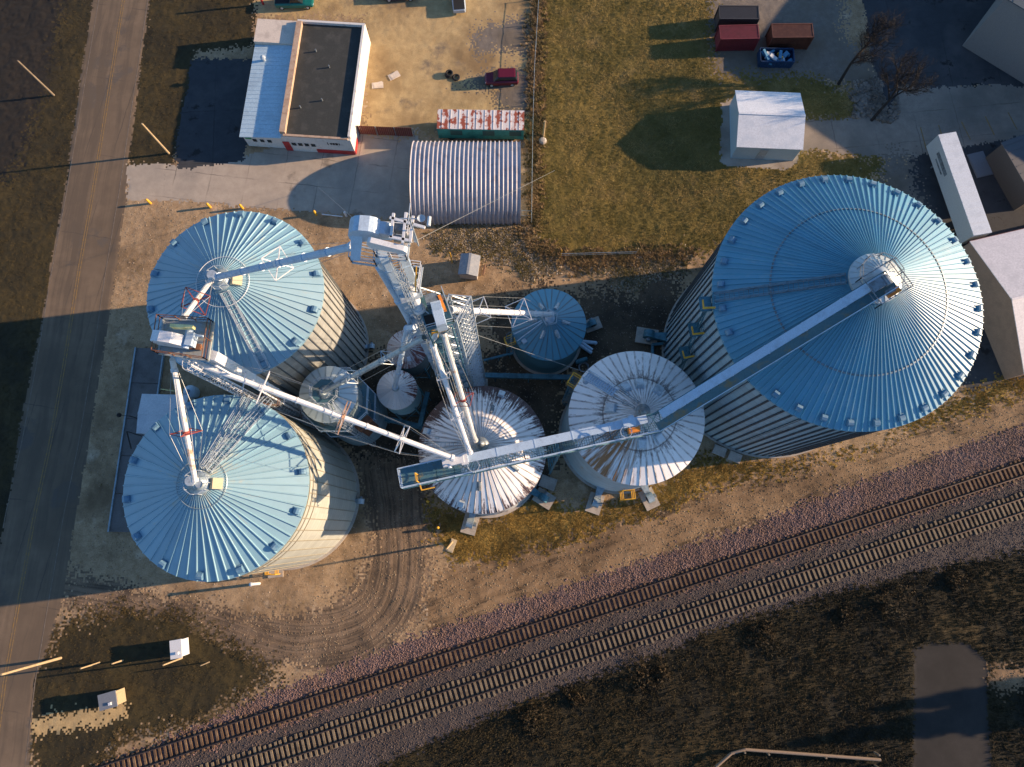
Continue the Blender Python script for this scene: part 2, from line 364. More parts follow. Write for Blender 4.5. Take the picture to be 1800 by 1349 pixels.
fd_u, fd_v = flow(arcpts([(690, 800), (700, 900), (702, 1000), (680, 1075), (610, 1125), (500, 1130), (380, 1100), (240, 1058), (110, 1035)], 64))
fp_u, fp_v = flow([(740, 1095), (900, 1022), (1055, 970), (1275, 895), (1500, 828), (1800, 722), (2200, 600)])

# relief: rough grass, ruts, flat slabs
VXg, VYg = np.meshgrid(vx, vy, indexing='ij')
amp = {'dirt': .03, 'weedy_dirt': .05, 'verge': .06, 'field': .10, 'concrete': .0, 'asphalt': .0, 'sand': .03, 'gravel': .035, 'lawn': .075, 'weeds': .14, 'rubble': .16, 'drive': .0, 'lane': 0., 'pad': .0,
       'stones': .07, 'soil': .04, 'deadgrass': .05, 'path': .035, 'track_dirt': .02, 'ballast': .06, 'ballast_dark': .04, 'rough_grass': .08, 'road': 0.}
A = np.array([amp[n] for n in ORDER])[zone]; Av = np.zeros((NX+1, NY+1)); Cn = np.zeros((NX+1, NY+1))
for dx in (0, 1):
    for dy in (0, 1):
        Av[dx:NX+dx, dy:NY+dy] += A; Cn[dx:NX+dx, dy:NY+dy] += 1
Av /= Cn
VZ = Av*(fbm(VXg, VYg, 1.1, 91, 4)*1.1+fbm(VXg, VYg, 3.1, 191, 2)*.9)+fbm(VXg, VYg, .05, 5, 2)*.10*(Av > .001)
for u, zz in ((fd_u, 'track_dirt'), (fp_u, 'path')):
    rut = np.zeros_like(VZ); rc = np.where(zone == ORDER.index(zz), np.sin(u*5.2)*.022+np.sin(u*11.)*.012, 0); rut[:NX, :NY] += rc; VZ += rut
LATHE = {'dirt': zmat('packed_gravel_dirt', (.24, .158, .085), (.47, .335, .20), (.15, .098, .052), .13, 1.2, 8., .47, .66, c3=(.55, .43, .30), s4=.28, lo4=.58, hi4=.74),
 'verge': zmat('verge_grass', (.024, .019, .0055), (.066, .047, .013), (.018, .0145, .005), .16, 1.5, 10., .42, .62),
 'weedy_dirt': zmat('weedy_dirt', (.06, .045, .02), (.15, .11, .055), (.035, .028, .01), .35, 1.6, 9., .42, .6, bump=.8),
 'field': zmat('ploughed_soil', (.008, .0065, .005), (.021, .016, .011), (.012, .0095, .007), .1, 1.2, 8., bump=.8),  # soil colour lowered to near black for the dim frame corner
 'concrete': zmat('old_concrete', (.33, .28, .225), (.46, .395, .32), (.27, .24, .205), .10, .9, 14., .45, .65, bump=.15, c3=(.10, .085, .07), s4=.22, lo4=.6, hi4=.72, cracks=(-.12, 4.6, 3.8, (.09, .08, .07))),
 'asphalt': zmat('asphalt', (.026, .030, .036), (.048, .052, .060), (.085, .082, .085), .09, .8, 16., .52, .70, bump=.2, c3=(.012, .013, .015), s4=.3, lo4=.6, hi4=.64, cracks=(.06, 6.5, 7.5, (.012, .012, .012))),
 'sand': zmat('sandy_yard', (.36, .25, .115), (.54, .40, .20), (.24, .16, .075), .11, .9, 9., .46, .66, c3=(.16, .13, .10), s4=.16, lo4=.57, hi4=.68),
 'gravel': zmat('grey_gravel', (.12, .105, .09), (.22, .19, .16), (.14, .115, .085), .12, 1.4, 12., .45, .62),
 'lawn': zmat('dry_lawn', (.145, .106, .020), (.245, .172, .044), (.085, .072, .015), .07, 1.6, 9., .38, .66, c3=(.29, .20, .08), s4=.22, lo4=.55, hi4=.78, bump=.9),
 'weeds': zmat('dead_weeds', (.13, .085, .04), (.30, .20, .10), (.09, .07, .025), .2, 2., 10., .45, .6, bump=.9),
 'rubble': zmat('rubble', (.12, .10, .08), (.24, .20, .16), (.10, .09, .07), .3, 1.5, 6.),
 'drive': zmat('concrete_drive', (.22, .185, .15), (.31, .265, .22), (.17, .15, .125), .12, 1., 12., .46, .66, bump=.15, cracks=(.1, 5.5, 4.2, (.1, .085, .07))),
 'lane': zmat('dark_lane', (.02, .019, .018), (.034, .031, .029), (.013, .0125, .012), .12, 1., 12., .46, .66, bump=.15),  # darker copy of the drive, carrying the dimness at the frame edge
 'pad': zmat('concrete_pad', (.33, .29, .24), (.42, .37, .31), (.25, .21, .17), .25, 1., 12., bump=.15),
 'stones': zmat('stony_ground', (.18, .13, .08), (.34, .265, .18), (.13, .10, .045), .2, 1.6, 6., .45, .62, bump=.9),
 'soil': zmat('damp_soil', (.07, .048, .03), (.14, .10, .062), (.04, .029, .019), .18, 1.1, 8., .45, .62, bump=.6, c3=(.012, .010, .009), s4=.75, lo4=.62, hi4=.68),  # damp soil, its colour lowered further to deepen the shade between the bins
 'deadgrass': zmat('dead_grass', (.24, .155, .032), (.50, .33, .085), (.17, .115, .03), .12, 1.7, 8., .45, .62, c3=(.35, .22, .07), s4=.4, bump=.9),
 'path': zmat('dirt_path', (.21, .135, .07), (.31, .205, .115), (.15, .095, .05), .15, 1.1, 9., .45, .62, flow=True, fcol=(.035, .024, .014), fx=1.1, fy=.05, flo=.54, fhi=.66, fst=.8),
 'track_dirt': zmat('wheel_marked_dirt', (.19, .13, .08), (.27, .19, .125), (.14, .095, .06), .13, 1.1, 9., .45, .62, flow=True, fcol=(.035, .027, .02), fx=3.0, fy=.03, flo=.44, fhi=.66, fst=.8, c3=(.06, .045, .035), s4=.2, lo4=.56, hi4=.68),
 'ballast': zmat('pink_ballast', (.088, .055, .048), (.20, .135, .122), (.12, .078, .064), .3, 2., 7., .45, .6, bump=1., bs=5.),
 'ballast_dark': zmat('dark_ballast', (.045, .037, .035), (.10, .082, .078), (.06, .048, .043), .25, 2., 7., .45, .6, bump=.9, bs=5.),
 'rough_grass': zmat('rough_grass', (.014, .0115, .0035), (.030, .023, .0065), (.011, .0095, .0035), .07, 1.2, 8., .40, .62, bump=.8, c3=(.075, .05, .014), s4=.11, lo4=.5, hi4=.72),  # grass colour lowered to carry the dimming toward the frame edge
 'road': zmat('road_surface', (.16, .116, .076), (.20, .148, .10), (.125, .092, .062), .09, 1., 16., bump=.12, flow=True, fcol=(.11, .083, .058), fx=.85, fy=.012, flo=.45, fhi=.6, fst=.9, cracks=(-.16, 3.55, 11., (.06, .05, .042)), c3=(.11, .09, .072), s4=.12, lo4=.58, hi4=.62)}
FL = {'road': (fr_u, fr_v), 'track_dirt': (fd_u, fd_v), 'path': (fp_u, fp_v)}
NAMES = {'dirt': 'dirt_yard', 'weedy_dirt': 'weedy_dirt', 'verge': 'verge_grass', 'field': 'ploughed_field', 'concrete': 'concrete_apron', 'asphalt': 'asphalt_lot', 'sand': 'sandy_yard', 'gravel': 'gravel_patch',
 'lawn': 'dry_grass_field', 'weeds': 'weed_strip', 'rubble': 'rubble_ground', 'drive': 'driveway', 'lane': 'paved_lane', 'pad': 'shed_pavement', 'stones': 'stony_ground', 'soil': 'damp_soil', 'deadgrass': 'dead_grass_bank',
 'path': 'dirt_path', 'track_dirt': 'wheel_marked_drive', 'ballast': 'track_ballast', 'ballast_dark': 'dark_ballast', 'rough_grass': 'rough_grass_ground', 'road': 'road'}
def quadmesh(name, co_, quads, mat, attrs=None):
    me = bpy.data.meshes.new(name); nq = len(quads)
    me.vertices.add(len(co_)); me.vertices.foreach_set('co', co_.astype(np.float32).ravel())
    k = quads.shape[1]; me.loops.add(nq*k); me.loops.foreach_set('vertex_index', quads.astype(np.int32).ravel())
    me.polygons.add(nq); me.polygons.foreach_set('loop_start', np.arange(nq, dtype=np.int32)*k)
    if attrs is not None:
        at = me.attributes.new('flow', 'FLOAT_VECTOR', 'POINT'); at.data.foreach_set('vector', attrs.astype(np.float32).ravel())
    me.materials.append(mat); me.update(calc_edges=True); me.validate()
    o = bpy.data.objects.new(name, me); COL.objects.link(o); return o
for zi, zn in enumerate(ORDER):
    I, J = np.nonzero(zone == zi)
    if not len(I): continue
    q = np.stack([I*(NY+1)+J, (I+1)*(NY+1)+J, (I+1)*(NY+1)+J+1, I*(NY+1)+J+1], 1)
    used, inv = np.unique(q.ravel(), return_inverse=True)
    ii, jj = used//(NY+1), used % (NY+1)
    cv = np.stack([vx[ii], vy[jj], VZ[ii, jj]], 1); fl = None
    if zn in FL:
        u, v = FL[zn]; a, b = np.minimum(ii, NX-1), np.minimum(jj, NY-1); fl = np.stack([u[a, b], v[a, b], 0*u[a, b]], 1)
    o = quadmesh(NAMES[zn], cv, inv.reshape(-1, 4), LATHE[zn], fl); o['kind'] = 'structure'
# far ground to the horizon, round the surveyed site
mb = MB(); RO = 3000
for x0, x1, y0, y1 in ((-RO, X0, -RO, RO), (X1, RO, -RO, RO), (X0, X1, -RO, Y0), (X0, X1, Y1, RO)):
    mb.add([(x0, y0, -.05), (x1, y0, -.05), (x1, y1, -.05), (x0, y1, -.05)], [(0, 1, 2, 3)])
o = mb.build('ground', zmat('far_fields', (.04, .03, .012), (.09, .065, .025), (.05, .045, .015), .02, .3, 3., bump=0)); o['kind'] = 'structure'

# road paint
def ribbon(px, off, wd, z, dash=None):
    m = MB(); P = [G(*p) for p in px]; S = []
    for p, q in zip(P[:-1], P[1:]):
        n = max(1, int((q-p).length/.7)); S += [lerp(p, q, i/n) for i in range(n)]
    S.append(P[-1]); Lf = []; Rg = []
    for i, p in enumerate(S):
        d = (S[min(i+1, len(S)-1)]-S[max(i-1, 0)]).normalized(); nrm = V((-d.y, d.x, 0))
        Lf.append(p+nrm*(off+wd/2)+V((0, 0, z))); Rg.append(p+nrm*(off-wd/2)+V((0, 0, z)))
    for i in range(len(S)-1):
        if dash and (i % dash[1]) >= dash[0]: continue
        m.add([Rg[i], Rg[i+1], Lf[i+1], Lf[i]], [(0, 1, 2, 3)])
    return m
ylw = pm('worn_yellow_road_paint', (.30, .18, .05), .8, 0, (.17, .125, .08), 3., .4, .6)
wht = pm('worn_white_road_paint', (.23, .19, .15), .8, 0, (.16, .125, .09), 2., .35, .55)
m = ribbon(ROADLINE, .14, .12, .012); m2 = ribbon(ROADLINE, -.14, .12, .012); m.add(m2.v, m2.f)
o = m.build('yellow_centre_line', ylw); o['kind'] = 'structure'
m = ribbon(ROADLINE, -3.35, .1, .012); m2 = ribbon(ROADLINE, 3.35, .1, .012); m.add(m2.v, m2.f)
o = m.build('white_edge_line', wht); o['kind'] = 'structure'
m = MB()
for a, b in (((1618, 224), (1628, 262)), ((1650, 220), (1661, 256)), ((1690, 214), (1706, 246)), ((1732, 205), (1748, 238)), ((1772, 198), (1788, 228))):
    p, q = G(*a, .012), G(*b, .012); n = V((-(q-p).y, (q-p).x, 0)).normalized()*.08
    m.add([p-n, q-n, q+n, p+n], [(0, 1, 2, 3)])
o = m.build('parking_bay_line', ylw); o['kind'] = 'structure'

# loose grass blades, stones
def pick(zn, n, margin=40):
    I, J = np.nonzero((zone == ORDER.index(zn)) & (PX > -margin) & (PX < IW+margin) & (PY > -margin) & (PY < IH+margin))
    k = RNG.integers(0, len(I), n); return vx[I[k]]+RNG.random(n)*CS, vy[J[k]]+RNG.random(n)*CS, VZ[I[k], J[k]]
def tufts(name, zn, n, hmin, hmax, wd, mat, clump=.35):
    x, y, z = pick(zn, n*2); dn = vnoise(x, y, .45, 301)+vnoise(x, y, 1.3, 302)*.7
    kp = np.argsort(-dn*clump*2+RNG.random(len(x))*1.6)[:n]; x, y, z = x[kp], y[kp], z[kp]; vs_ = []; 
    for b in range(4):
        a = RNG.random(n)*2*pi; h = hmin+RNG.random(n)*(hmax-hmin); ln = .3+RNG.random(n)*.7
        bx = x+RNG.normal(0, .06, n); by = y+RNG.normal(0, .06, n); c, s = np.cos(a), np.sin(a); ww = wd*(.6+RNG.random(n)*.8)
        vs_.append(np.stack([np.stack([bx-s*ww, by+c*ww, z-.03], 1), np.stack([bx+s*ww, by-c*ww, z-.03], 1), np.stack([bx+c*h*ln, by+s*h*ln, z+h], 1)], 1).reshape(-1, 3))
    cv = np.concatenate(vs_); o = quadmesh(name, cv, np.arange(len(cv)).reshape(-1, 3), mat); o['kind'] = 'stuff'; return o
def gm(nm, a, b, c): return zmat(nm, a, b, c, .3, 1.1, 5., .45, .6, bump=0, rough=.9)
tufts('dry_grass', 'lawn', 60000, .05, .15, .022, gm('dry_grass_blade', (.13, .115, .024), (.32, .25, .075), (.42, .32, .13)))
tufts('dead_weed', 'weeds', 9000, .12, .5, .03, gm('dead_weed_blade', (.20, .13, .06), (.38, .27, .14), (.12, .10, .04)))
tufts('dead_grass', 'deadgrass', 22000, .05, .18, .025, gm('dead_grass_blade', (.24, .155, .035), (.50, .34, .09), (.18, .12, .03)))
tufts('verge_tuft', 'verge', 12000, .05, .14, .02, gm('verge_blade', (.035, .028, .008), (.09, .066, .02), (.06, .044, .014)))
tufts('rough_grass', 'rough_grass', 26000, .10, .32, .03, gm('rough_grass_blade', (.022, .017, .005), (.05, .035, .011), (.036, .028, .008)))
tufts('weedy_tuft', 'weedy_dirt', 4500, .05, .16, .022, gm('weedy_blade', (.06, .045, .015), (.14, .1, .035), (.1, .07, .025)))
tufts('yard_weed', 'dirt', 9000, .04, .16, .022, gm('yard_weed_blade', (.13, .10, .03), (.26, .2, .08), (.3, .23, .12)))
tufts('stony_weed', 'stones', 9000, .06, .25, .022, gm('stony_weed_blade', (.16, .12, .03), (.34, .25, .1), (.12, .11, .03)))
def pebbles(name, zn, n, r0, r1, mat):
    x, y, z = pick(zn, n); r = r0+RNG.random(n)**2*(r1-r0); a = RNG.random(n)*pi; st = .6+RNG.random(n)*.8
    base = np.array([(1, 0, 0), (0, 1, 0), (-1, 0, 0), (0, -1, 0), (0, 0, .7), (0, 0, -.4)])
    P = np.repeat(base[None], n, 0)*(1+RNG.normal(0, .15, (n, 6, 1))); P[:, :, 0] *= st[:, None]
    c, s = np.cos(a)[:, None], np.sin(a)[:, None]; xx = P[:, :, 0]*c-P[:, :, 1]*s; yy = P[:, :, 0]*s+P[:, :, 1]*c
    cv = np.stack([x[:, None]+xx*r[:, None], y[:, None]+yy*r[:, None], z[:, None]+P[:, :, 2]*r[:, None]], 2).reshape(-1, 3)
    t = np.array([(0, 1, 4), (1, 2, 4), (2, 3, 4), (3, 0, 4), (1, 0, 5), (2, 1, 5), (3, 2, 5), (0, 3, 5)])
    q = (np.arange(n)[:, None, None]*6+t[None]).reshape(-1, 3)
    o = quadmesh(name, cv, q, mat); o['kind'] = 'stuff'; return o
pebbles('pale_stone', 'stones', 8000, .04, .13, gm('limestone_rubble', (.36, .31, .24), (.55, .48, .40), (.28, .22, .15)))
pebbles('gravel_stone', 'dirt', 14000, .03, .09, gm('yard_stone', (.26, .2, .14), (.45, .37, .28), (.2, .15, .1)))
pebbles('drive_stone', 'track_dirt', 5000, .03, .09, gm('drive_pebble', (.2, .15, .1), (.36, .29, .2), (.12, .09, .06)))
pebbles('path_stone', 'path', 7000, .03, .09, gm('path_pebble', (.22, .16, .1), (.38, .3, .2), (.14, .1, .06)))
pebbles('soil_stone', 'soil', 5000, .03, .1, gm('soil_stone', (.2, .16, .12), (.34, .28, .22), (.14, .1, .08)))
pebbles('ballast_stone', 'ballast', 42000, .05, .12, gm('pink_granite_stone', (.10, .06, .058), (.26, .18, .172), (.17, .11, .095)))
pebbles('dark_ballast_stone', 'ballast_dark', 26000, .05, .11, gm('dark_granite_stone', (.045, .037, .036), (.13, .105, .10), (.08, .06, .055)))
pebbles('rubble_stone', 'rubble', 1500, .08, .45, gm('rubble_chunk', (.16, .14, .12), (.32, .28, .24), (.12, .1, .08)))

# ================================================================ GRAIN BINS
def vent_mb(kind, a, r, zr, slope, s=1.):
    """roof vent at angle a and radius r on a roof of the given slope"""
    m = MB(); e = V((cos(a), sin(a), 0)); t = V((-sin(a), cos(a), 0)); er = (e*cos(slope)-V((0, 0, sin(slope)))); ez = (e*sin(slope)+V((0, 0, cos(slope))))
    o = e*r+V((0, 0, zr))
    if kind == 'hood':
        m.extr([(-.30*s, -.05), (.30*s, -.05), (.34*s, .12*s), (.30*s, .30*s), (.16*s, .40*s), (-.08*s, .40*s), (-.24*s, .30*s)], o, er, ez, t, .5*s)
        m.extr([(-.36*s, -.05), (.42*s, -.05), (.42*s, .03), (-.36*s, .03)], o, er, ez, t, .62*s)
    elif kind == 'box':
        m.extr([(-.42*s, -.05), (.42*s, -.05), (.42*s, .22*s), (.30*s, .34*s), (-.36*s, .34*s), (-.42*s, .28*s)], o, er, ez, t, .62*s)
        m.extr([(-.50*s, -.05), (.52*s, -.05), (.52*s, .04), (-.50*s, .04)], o, er, ez, t, .78*s)
    elif kind == 'tube':
        m.tube(o-er*.45*s+ez*.14*s, o+er*.45*s+ez*.14*s, .15*s, n=10); m.extr([(-.3*s, -.05), (.3*s, -.05), (.3*s, .05), (-.3*s, .05)], o, er, ez, t, .42*s)
        m.tube(o+er*.45*s+ez*.14*s, o+er*.52*s+ez*.14*s, .18*s, n=10)
    return m
def roof_mb(R, z0, pitch, N, rib_h, rib_w, rcap, step=None, over=.18):
    tp = tan(R_(pitch)); m = MB()
    zz = lambda r: z0+(R-r)*tp
    Rg = [(R+over, zz(R+over))]
    if step: Rg += [(R*step, zz(R*step), 0), (R*step, zz(R*step)+.16, 1)]
    Rg += [(rcap, zz(rcap)+(.16 if step else 0))]
    nr = len(Rg); P = []
    for i in range(N):
        a = 2*pi*i/N; pt = 2*pi/N
        for g in Rg:
            r, z = g[0], g[1]; dw = min(rib_w/r, pt*.36); h = min(rib_h, rib_h*(.25+r/2.5))
            for da, dz in ((-dw, 0), (-dw*.45, h), (dw*.45, h), (dw, 0)):
                P.append((r*cos(a+da), r*sin(a+da), z+dz))
    W = nr*4; fs = []
    for i in range(N):
        b, c = i*W, ((i+1) % N)*W
        for j in range(nr-1):
            p, q = j*4, (j+1)*4
            for k in range(3): fs.append((b+p+k, b+p+k+1, b+q+k+1, b+q+k))
            fs.append((b+p+3, c+p, c+q, b+q+3))
    m.add(P, fs)
    # eave skirt
    n = N*2; Rq = R+over; z = zz(Rq)
    m.lathe([(Rq-.02, z-.16), (Rq, z-.16), (Rq, z-.005)], n=n)
    return m, zz
def ladder_mb(p, q, wd, up, rung=.35, side_h=0., cage=False):
    m = MB(); p, q, up = V(p), V(q), V(up); d = (q-p).normalized(); s = d.cross(up).normalized()*wd/2; L = (q-p).length
    for e in (-1, 1):
        m.beam(p+s*e, q+s*e, .05, .08, up)
        if side_h: 
            m.beam(p+s*e+up*side_h, q+s*e+up*side_h, .045, .045, up); m.beam(p+s*e+up*side_h*.5, q+s*e+up*side_h*.5, .035, .035, up)
            k = max(1, int(L/1.4))
            for i in range(k+1): m.beam(lerp(p, q, i/k)+s*e, lerp(p, q, i/k)+s*e+up*side_h, .045)
    k = max(2, int(L/rung))
    for i in range(k+1): m.beam(lerp(p, q, i/k)-s, lerp(p, q, i/k)+s, .04, .05 if not side_h else .03)
    if cage:
        kk = max(2, int(L/.8))
        for i in range(kk+1):
            c = lerp(p, q, i/kk); pr = None
            for j in range(7):
                an = pi*j/6; x = c+s*2*.8*cos(an)*.9+up*(.05+.75*sin(an))
                if pr is not None: m.beam(pr, x, .035, .035)
                pr = x
        for j in range(1, 6):
            an = pi*j/6; ofs = s*2*.8*cos(an)*.9+up*(.05+.75*sin(an)); m.beam(p+ofs, q+ofs, .03, .03)
    return m
def grain_bin(name, label, cat, x, y, R, H, pitch, N, roofm, wallm, nst, stw=.11, std=.09, stm='galv', rib_h=.13, rib_w=.075, rcap=.9, step=None, vents=(), zb=0., capm='galv',
              eave=True, over=.18, hoops=(), base=True):
    t = thing(name, label, cat, (x, y, 0)); L0 = V((x, y, 0)); off = lambda m: (setattr(m, 'v', [(a+x, b+y, c) for a, b, c in m.v]), m)[1]
    tp = tan(R_(pitch)); n = 96
    wl = off(MB().lathe([(R, zb), (R, H-.02)], n=n)).build('wall', wallm, t, True)
    if nst:
        m = MB()
        for i in range(nst):
            a = 2*pi*(i+.5)/nst; e = V((cos(a), sin(a), 0)); s_ = V((-sin(a), cos(a), 0))
            m.frame(e*(R+std/2+.004)+V((0, 0, (H+zb)/2)), e*std/2, s_*stw/2, V((0, 0, (H-zb)/2-.06)))
        off(m).build('stiffener', stm, wl)
    if hoops:
        m = MB()
        for z in hoops: m.lathe([(R+.01, z-.04), (R+std+.03, z-.04), (R+std+.03, z+.04), (R+.01, z+.04)], n=n)
        off(m).build('hoop', stm, wl)
    m, zz = roof_mb(R, H, pitch, N, rib_h, rib_w, rcap, step, over)
    rf = off(m).build('roof', roofm, t)
    zc = zz(rcap)+(.16 if step else 0)
    off(MB().lathe([(rcap+.10, zc-.04), (rcap+.10, zc+.10), (rcap-.02, zc+.12+rib_h), (rcap*.62, zc+.28+rib_h), (rcap*.6, zc+.5+rib_h), (.01, zc+.62+rib_h)], n=40)).build('peak_cap', capm, rf, True)
    for kind, a, rr, s_, mt in vents:
        r = R*rr; off(vent_mb(kind, a, r, zz(r)+(.16 if step and rr < step else 0)+.02, R_(pitch), s_)).build('roof_vent', mt, t)
    if base: off(MB().lathe([(R-.1, .02), (R+.30, .02), (R+.30, .16), (R-.1, .16)], n=72)).build('foundation_ring', 'conc', t)
    return t, zz, off

def bpos(l, r, tp, b, z):   # centre and radius of an eave seen with this outline, at height z
    rx = (r-l)/2; c = G((l+r)/2, (tp+b)/2, z); Rr = (G(r, (tp+b)/2, z)-G(l, (tp+b)/2, z)).length/2
    return c, Rr

GR = (.15, .325, .43)
roofNW = roof_mat('bin_roof_steel', GR, 64, 8.2, .09, 0., .58, ior=2.4, worn=(.24, .27, .25), wlo=.58, whi=.85, rimk=-.1)
wallNW = wall_mat('bin_wall_steel', (.40, .43, .42), 22, .10, .25, .5, .84, worn=(.30, .27, .22), wlo=.58, whi=.8)
NWx, NWy, NWR, NWH = -25.64, 21.65, 8.0, 20.
nv = [('hood', 2*pi*(i+.5)/14, .955, 1., 'vent') for i in range(14) if i not in (9, 10)]
NW, zNW, offNW = grain_bin('grain_bin', 'galvanised grain bin in the upper left with two spouts meeting at its peak', 'grain bin', NWx, NWy, NWR, NWH, 25, 64, roofNW, wallNW, 64, .10, .10,
    stm=pm('dark_zinc_stiffener', (.13, .145, .15), .6, .3, (.22, .22, .21), 2.), vents=nv, rcap=.95)
# hand rings round the peak, roof ladder, walkway stair
def ring_rail(t, zz, off, r, mat, h=.12, nm='peak_ring'):
    z = zz(r)+h; off(MB().lathe([(r-.03, z), (r, z-.03), (r+.03, z), (r, z+.03), (r-.03, z)], n=56)).build(nm, mat, t)
ring_rail(NW, zNW, offNW, 2.35, 'white_steel', .16)
def roof_ladder(t, zz, off, ang, r0, r1, mat, wd=.55, side=.0, pitch=25, rung=.4, cage=False):
    e = V((cos(ang), sin(ang), 0)); up = (e*sin(R_(pitch))+V((0, 0, cos(R_(pitch)))))
    p, q = e*r0+V((0, 0, zz(r0)))+up*.14, e*r1+V((0, 0, zz(r1)))+up*.14
    return off(ladder_mb(p, q, wd, up, rung, side, cage)).build('roof_ladder', mat, t)
roof_ladder(NW, zNW, offNW, R_(-64), 1.2, 8.0, 'galv_light', .7, .75)
roofSW = roof_mat('bin_roof_steel_b', (.16, .335, .43), 56, 8.1, .06, 0., .58, ior=2.3, worn=(.36, .34, .25), wlo=.66, whi=.85, rimk=-.35)
wallSW = wall_mat('bin_wall_steel_b', (.47, .50, .46), 22, .06, .2, .55, .84, worn=(.33, .30, .22), wlo=.62, whi=.85, bump=.12)
SWx, SWy, SWR, SWH = -25.80, 3.93, 7.9, 20.
nv = [('hood', 2*pi*(i+.35)/14, .955, 1., 'vent') for i in range(14)]
SW, zSW, offSW = grain_bin('grain_bin', 'galvanised grain bin with a smooth pale wall beside the truck scale and scale house', 'grain bin', SWx, SWy, SWR, SWH, 24.5, 56, roofSW, wallSW, 44, .07, .05,
    stm=pm('tan_zinc_stiffener', (.28, .26, .20), .6, .2, (.36, .35, .3), 2.), vents=nv, rcap=.9, hoops=(20-.9, 20-1.9, 20-3.2))
ring_rail(SW, zSW, offSW, 2.1, 'galv', .12)
roof_ladder(SW, zSW, offSW, R_(62), 1.1, 8.4, 'galv_light', .8, .0, 24.5, .4, True)
roof_ladder(SW, zSW, offSW, R_(74), 1.1, 8.0, 'galv_light', .5, .6, 24.5)

roofB = roof_mat('big_bin_roof_steel', (.05, .27, .41), 128, 12.3, .09, 0., .58, ior=2.15, worn=(.20, .34, .42), wlo=.56, whi=.85)
wallB = wall_mat('big_bin_wall_steel', (.36, .50, .58), 30, .10, .1, .5, 1.12, bump=.3)
BGx, BGy, BGR, BGH = 30.49, 20.78, 12.08, 21.
nv = [('hood', 2*pi*(i+.5)/32, .955, .95, 'vent') for i in range(32) if i not in (18, 19)]
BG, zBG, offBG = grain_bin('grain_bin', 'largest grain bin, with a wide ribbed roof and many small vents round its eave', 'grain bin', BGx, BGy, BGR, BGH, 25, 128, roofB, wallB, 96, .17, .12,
    stm=pm('black_zinc_stiffener', (.035, .055, .075), .6, .3, (.08, .11, .13), 2.), vents=nv, rcap=1.0, rib_h=.14, rib_w=.085)  # weathered zinc coloured darker for the shade along the stiffener sides
tp = tan(R_(25))
for rr, mt, nm in ((7.75, 'machine', 'roof_seam'),):
    m = MB()
    for i in range(128):
        a0, a1 = 2*pi*(i+.12)/128, 2*pi*(i+.88)/128
        pts = [V((r*cos(a), r*sin(a), zBG(r)+.03)) for r in (rr-.07, rr+.07) for a in (a0, a1)]
        m.add([p+V((0, 0, .04)) for p in pts]+pts, [(0, 1, 3, 2), (4, 6, 7, 5), (0, 2, 6, 4), (1, 5, 7, 3), (0, 4, 5, 1), (2, 3, 7, 6)])
    offBG(m).build(nm, mt, BG)
collar = roof_mat('collar_steel', (.50, .56, .58), 24, 2.2, .1, .3, .35)
m = MB()
m.lathe([(2.2, zBG(2.2)+.04), (2.2, zBG(2.2)+.30), (1.55, zBG(1.55)+.36), (1.5, zBG(1.5)+.55), (.7, zBG(.7)+.6), (.1, zBG(.1)+.6)], n=48)
for i in range(24):
    a = 2*pi*i/24; e = V((cos(a), sin(a), 0)); m.beam(e*.75+V((0, 0, zBG(.75)+.63)), e*1.48+V((0, 0, zBG(1.48)+.58)), .05, .07); m.beam(e*1.58+V((0, 0, zBG(1.58)+.40)), e*2.18+V((0, 0, zBG(2.18)+.34)), .05, .07)
cl = offBG(m).build('peak_collar', collar, BG)
m = MB()
for k in range(10):
    a = 2*pi*k/10+.2; e = V((cos(a), sin(a), 0)); z = zBG(1.75)+.4
    m.beam(e*1.75+V((0, 0, z-.1)), e*1.75+V((0, 0, z+1.0)), .05)
    a2 = a+2*pi/10; e2 = V((cos(a2), sin(a2), 0))
    if k not in (5,):
        for h in (.55, 1.0): m.beam(e*1.75+V((0, 0, z+h)), e2*1.75+V((0, 0, z+h)), .045)
offBG(m).build('peak_railing', 'machine', BG)
roof_ladder(BG, zBG, offBG, R_(180.5), 2.3, 12.0, 'machine', .75, .55, 25)
# outside stair landings and eave hatch on the shaded side
for a, z in ((182, 20.6), (187, 16.2), (192, 11.5)):
    m = MB(); my = MB()
    e = V((cos(R_(a)), sin(R_(a)), 0)); s_ = V((-e.y, e.x, 0)); c = e*(BGR+.75)+V((0, 0, z))
    m.frame(c, e*.55, s_*.7, V((0, 0, .04)))
    for sx, sy in ((1, 1), (1, -1), (-1, 1), (-1, -1)): m.beam(c+e*.52*sx+s_*.66*sy, c+e*.52*sx+s_*.66*sy+V((0, 0, 1)), .05)
    for h in (.5, 1.): m.beam(c+e*.52-s_*.66+V((0, 0, h)), c+e*.52+s_*.66+V((0, 0, h)), .045); m.beam(c-e*.52-s_*.66+V((0, 0, h)), c-e*.52+s_*.66+V((0, 0, h)), .045)
    my.frame(c+s_*.7+V((0, 0, .98)), e*.55, s_*.08, V((0, 0, .09))); my.frame(c+e*.5+s_*.33+V((0, 0, .98)), e*.06, s_*.4, V((0, 0, .07)))
    ld = offBG(m).build('landing', 'teal_steel', BG); offBG(my).build('gate', 'yellow', ld)
m = MB(); z1 = 20.5
for a0, z0, a1, z1 in ((187, 16.2, 182.6, 20.5), (192, 11.5, 187.6, 16.1), (197, 6.8, 192.6, 11.4), (201, 2.0, 197.4, 6.7)):
    e0, e1 = V((cos(R_(a0)), sin(R_(a0)), 0)), V((cos(R_(a1)), sin(R_(a1)), 0)); q = ladder_mb(e0*(BGR+.55)+V((0, 0, z0)), e1*(BGR+.55)+V((0, 0, z1)), .5, e0, .35); m.add(q.v, q.f)
offBG(m).build('wall_ladder', 'teal_steel', BG)
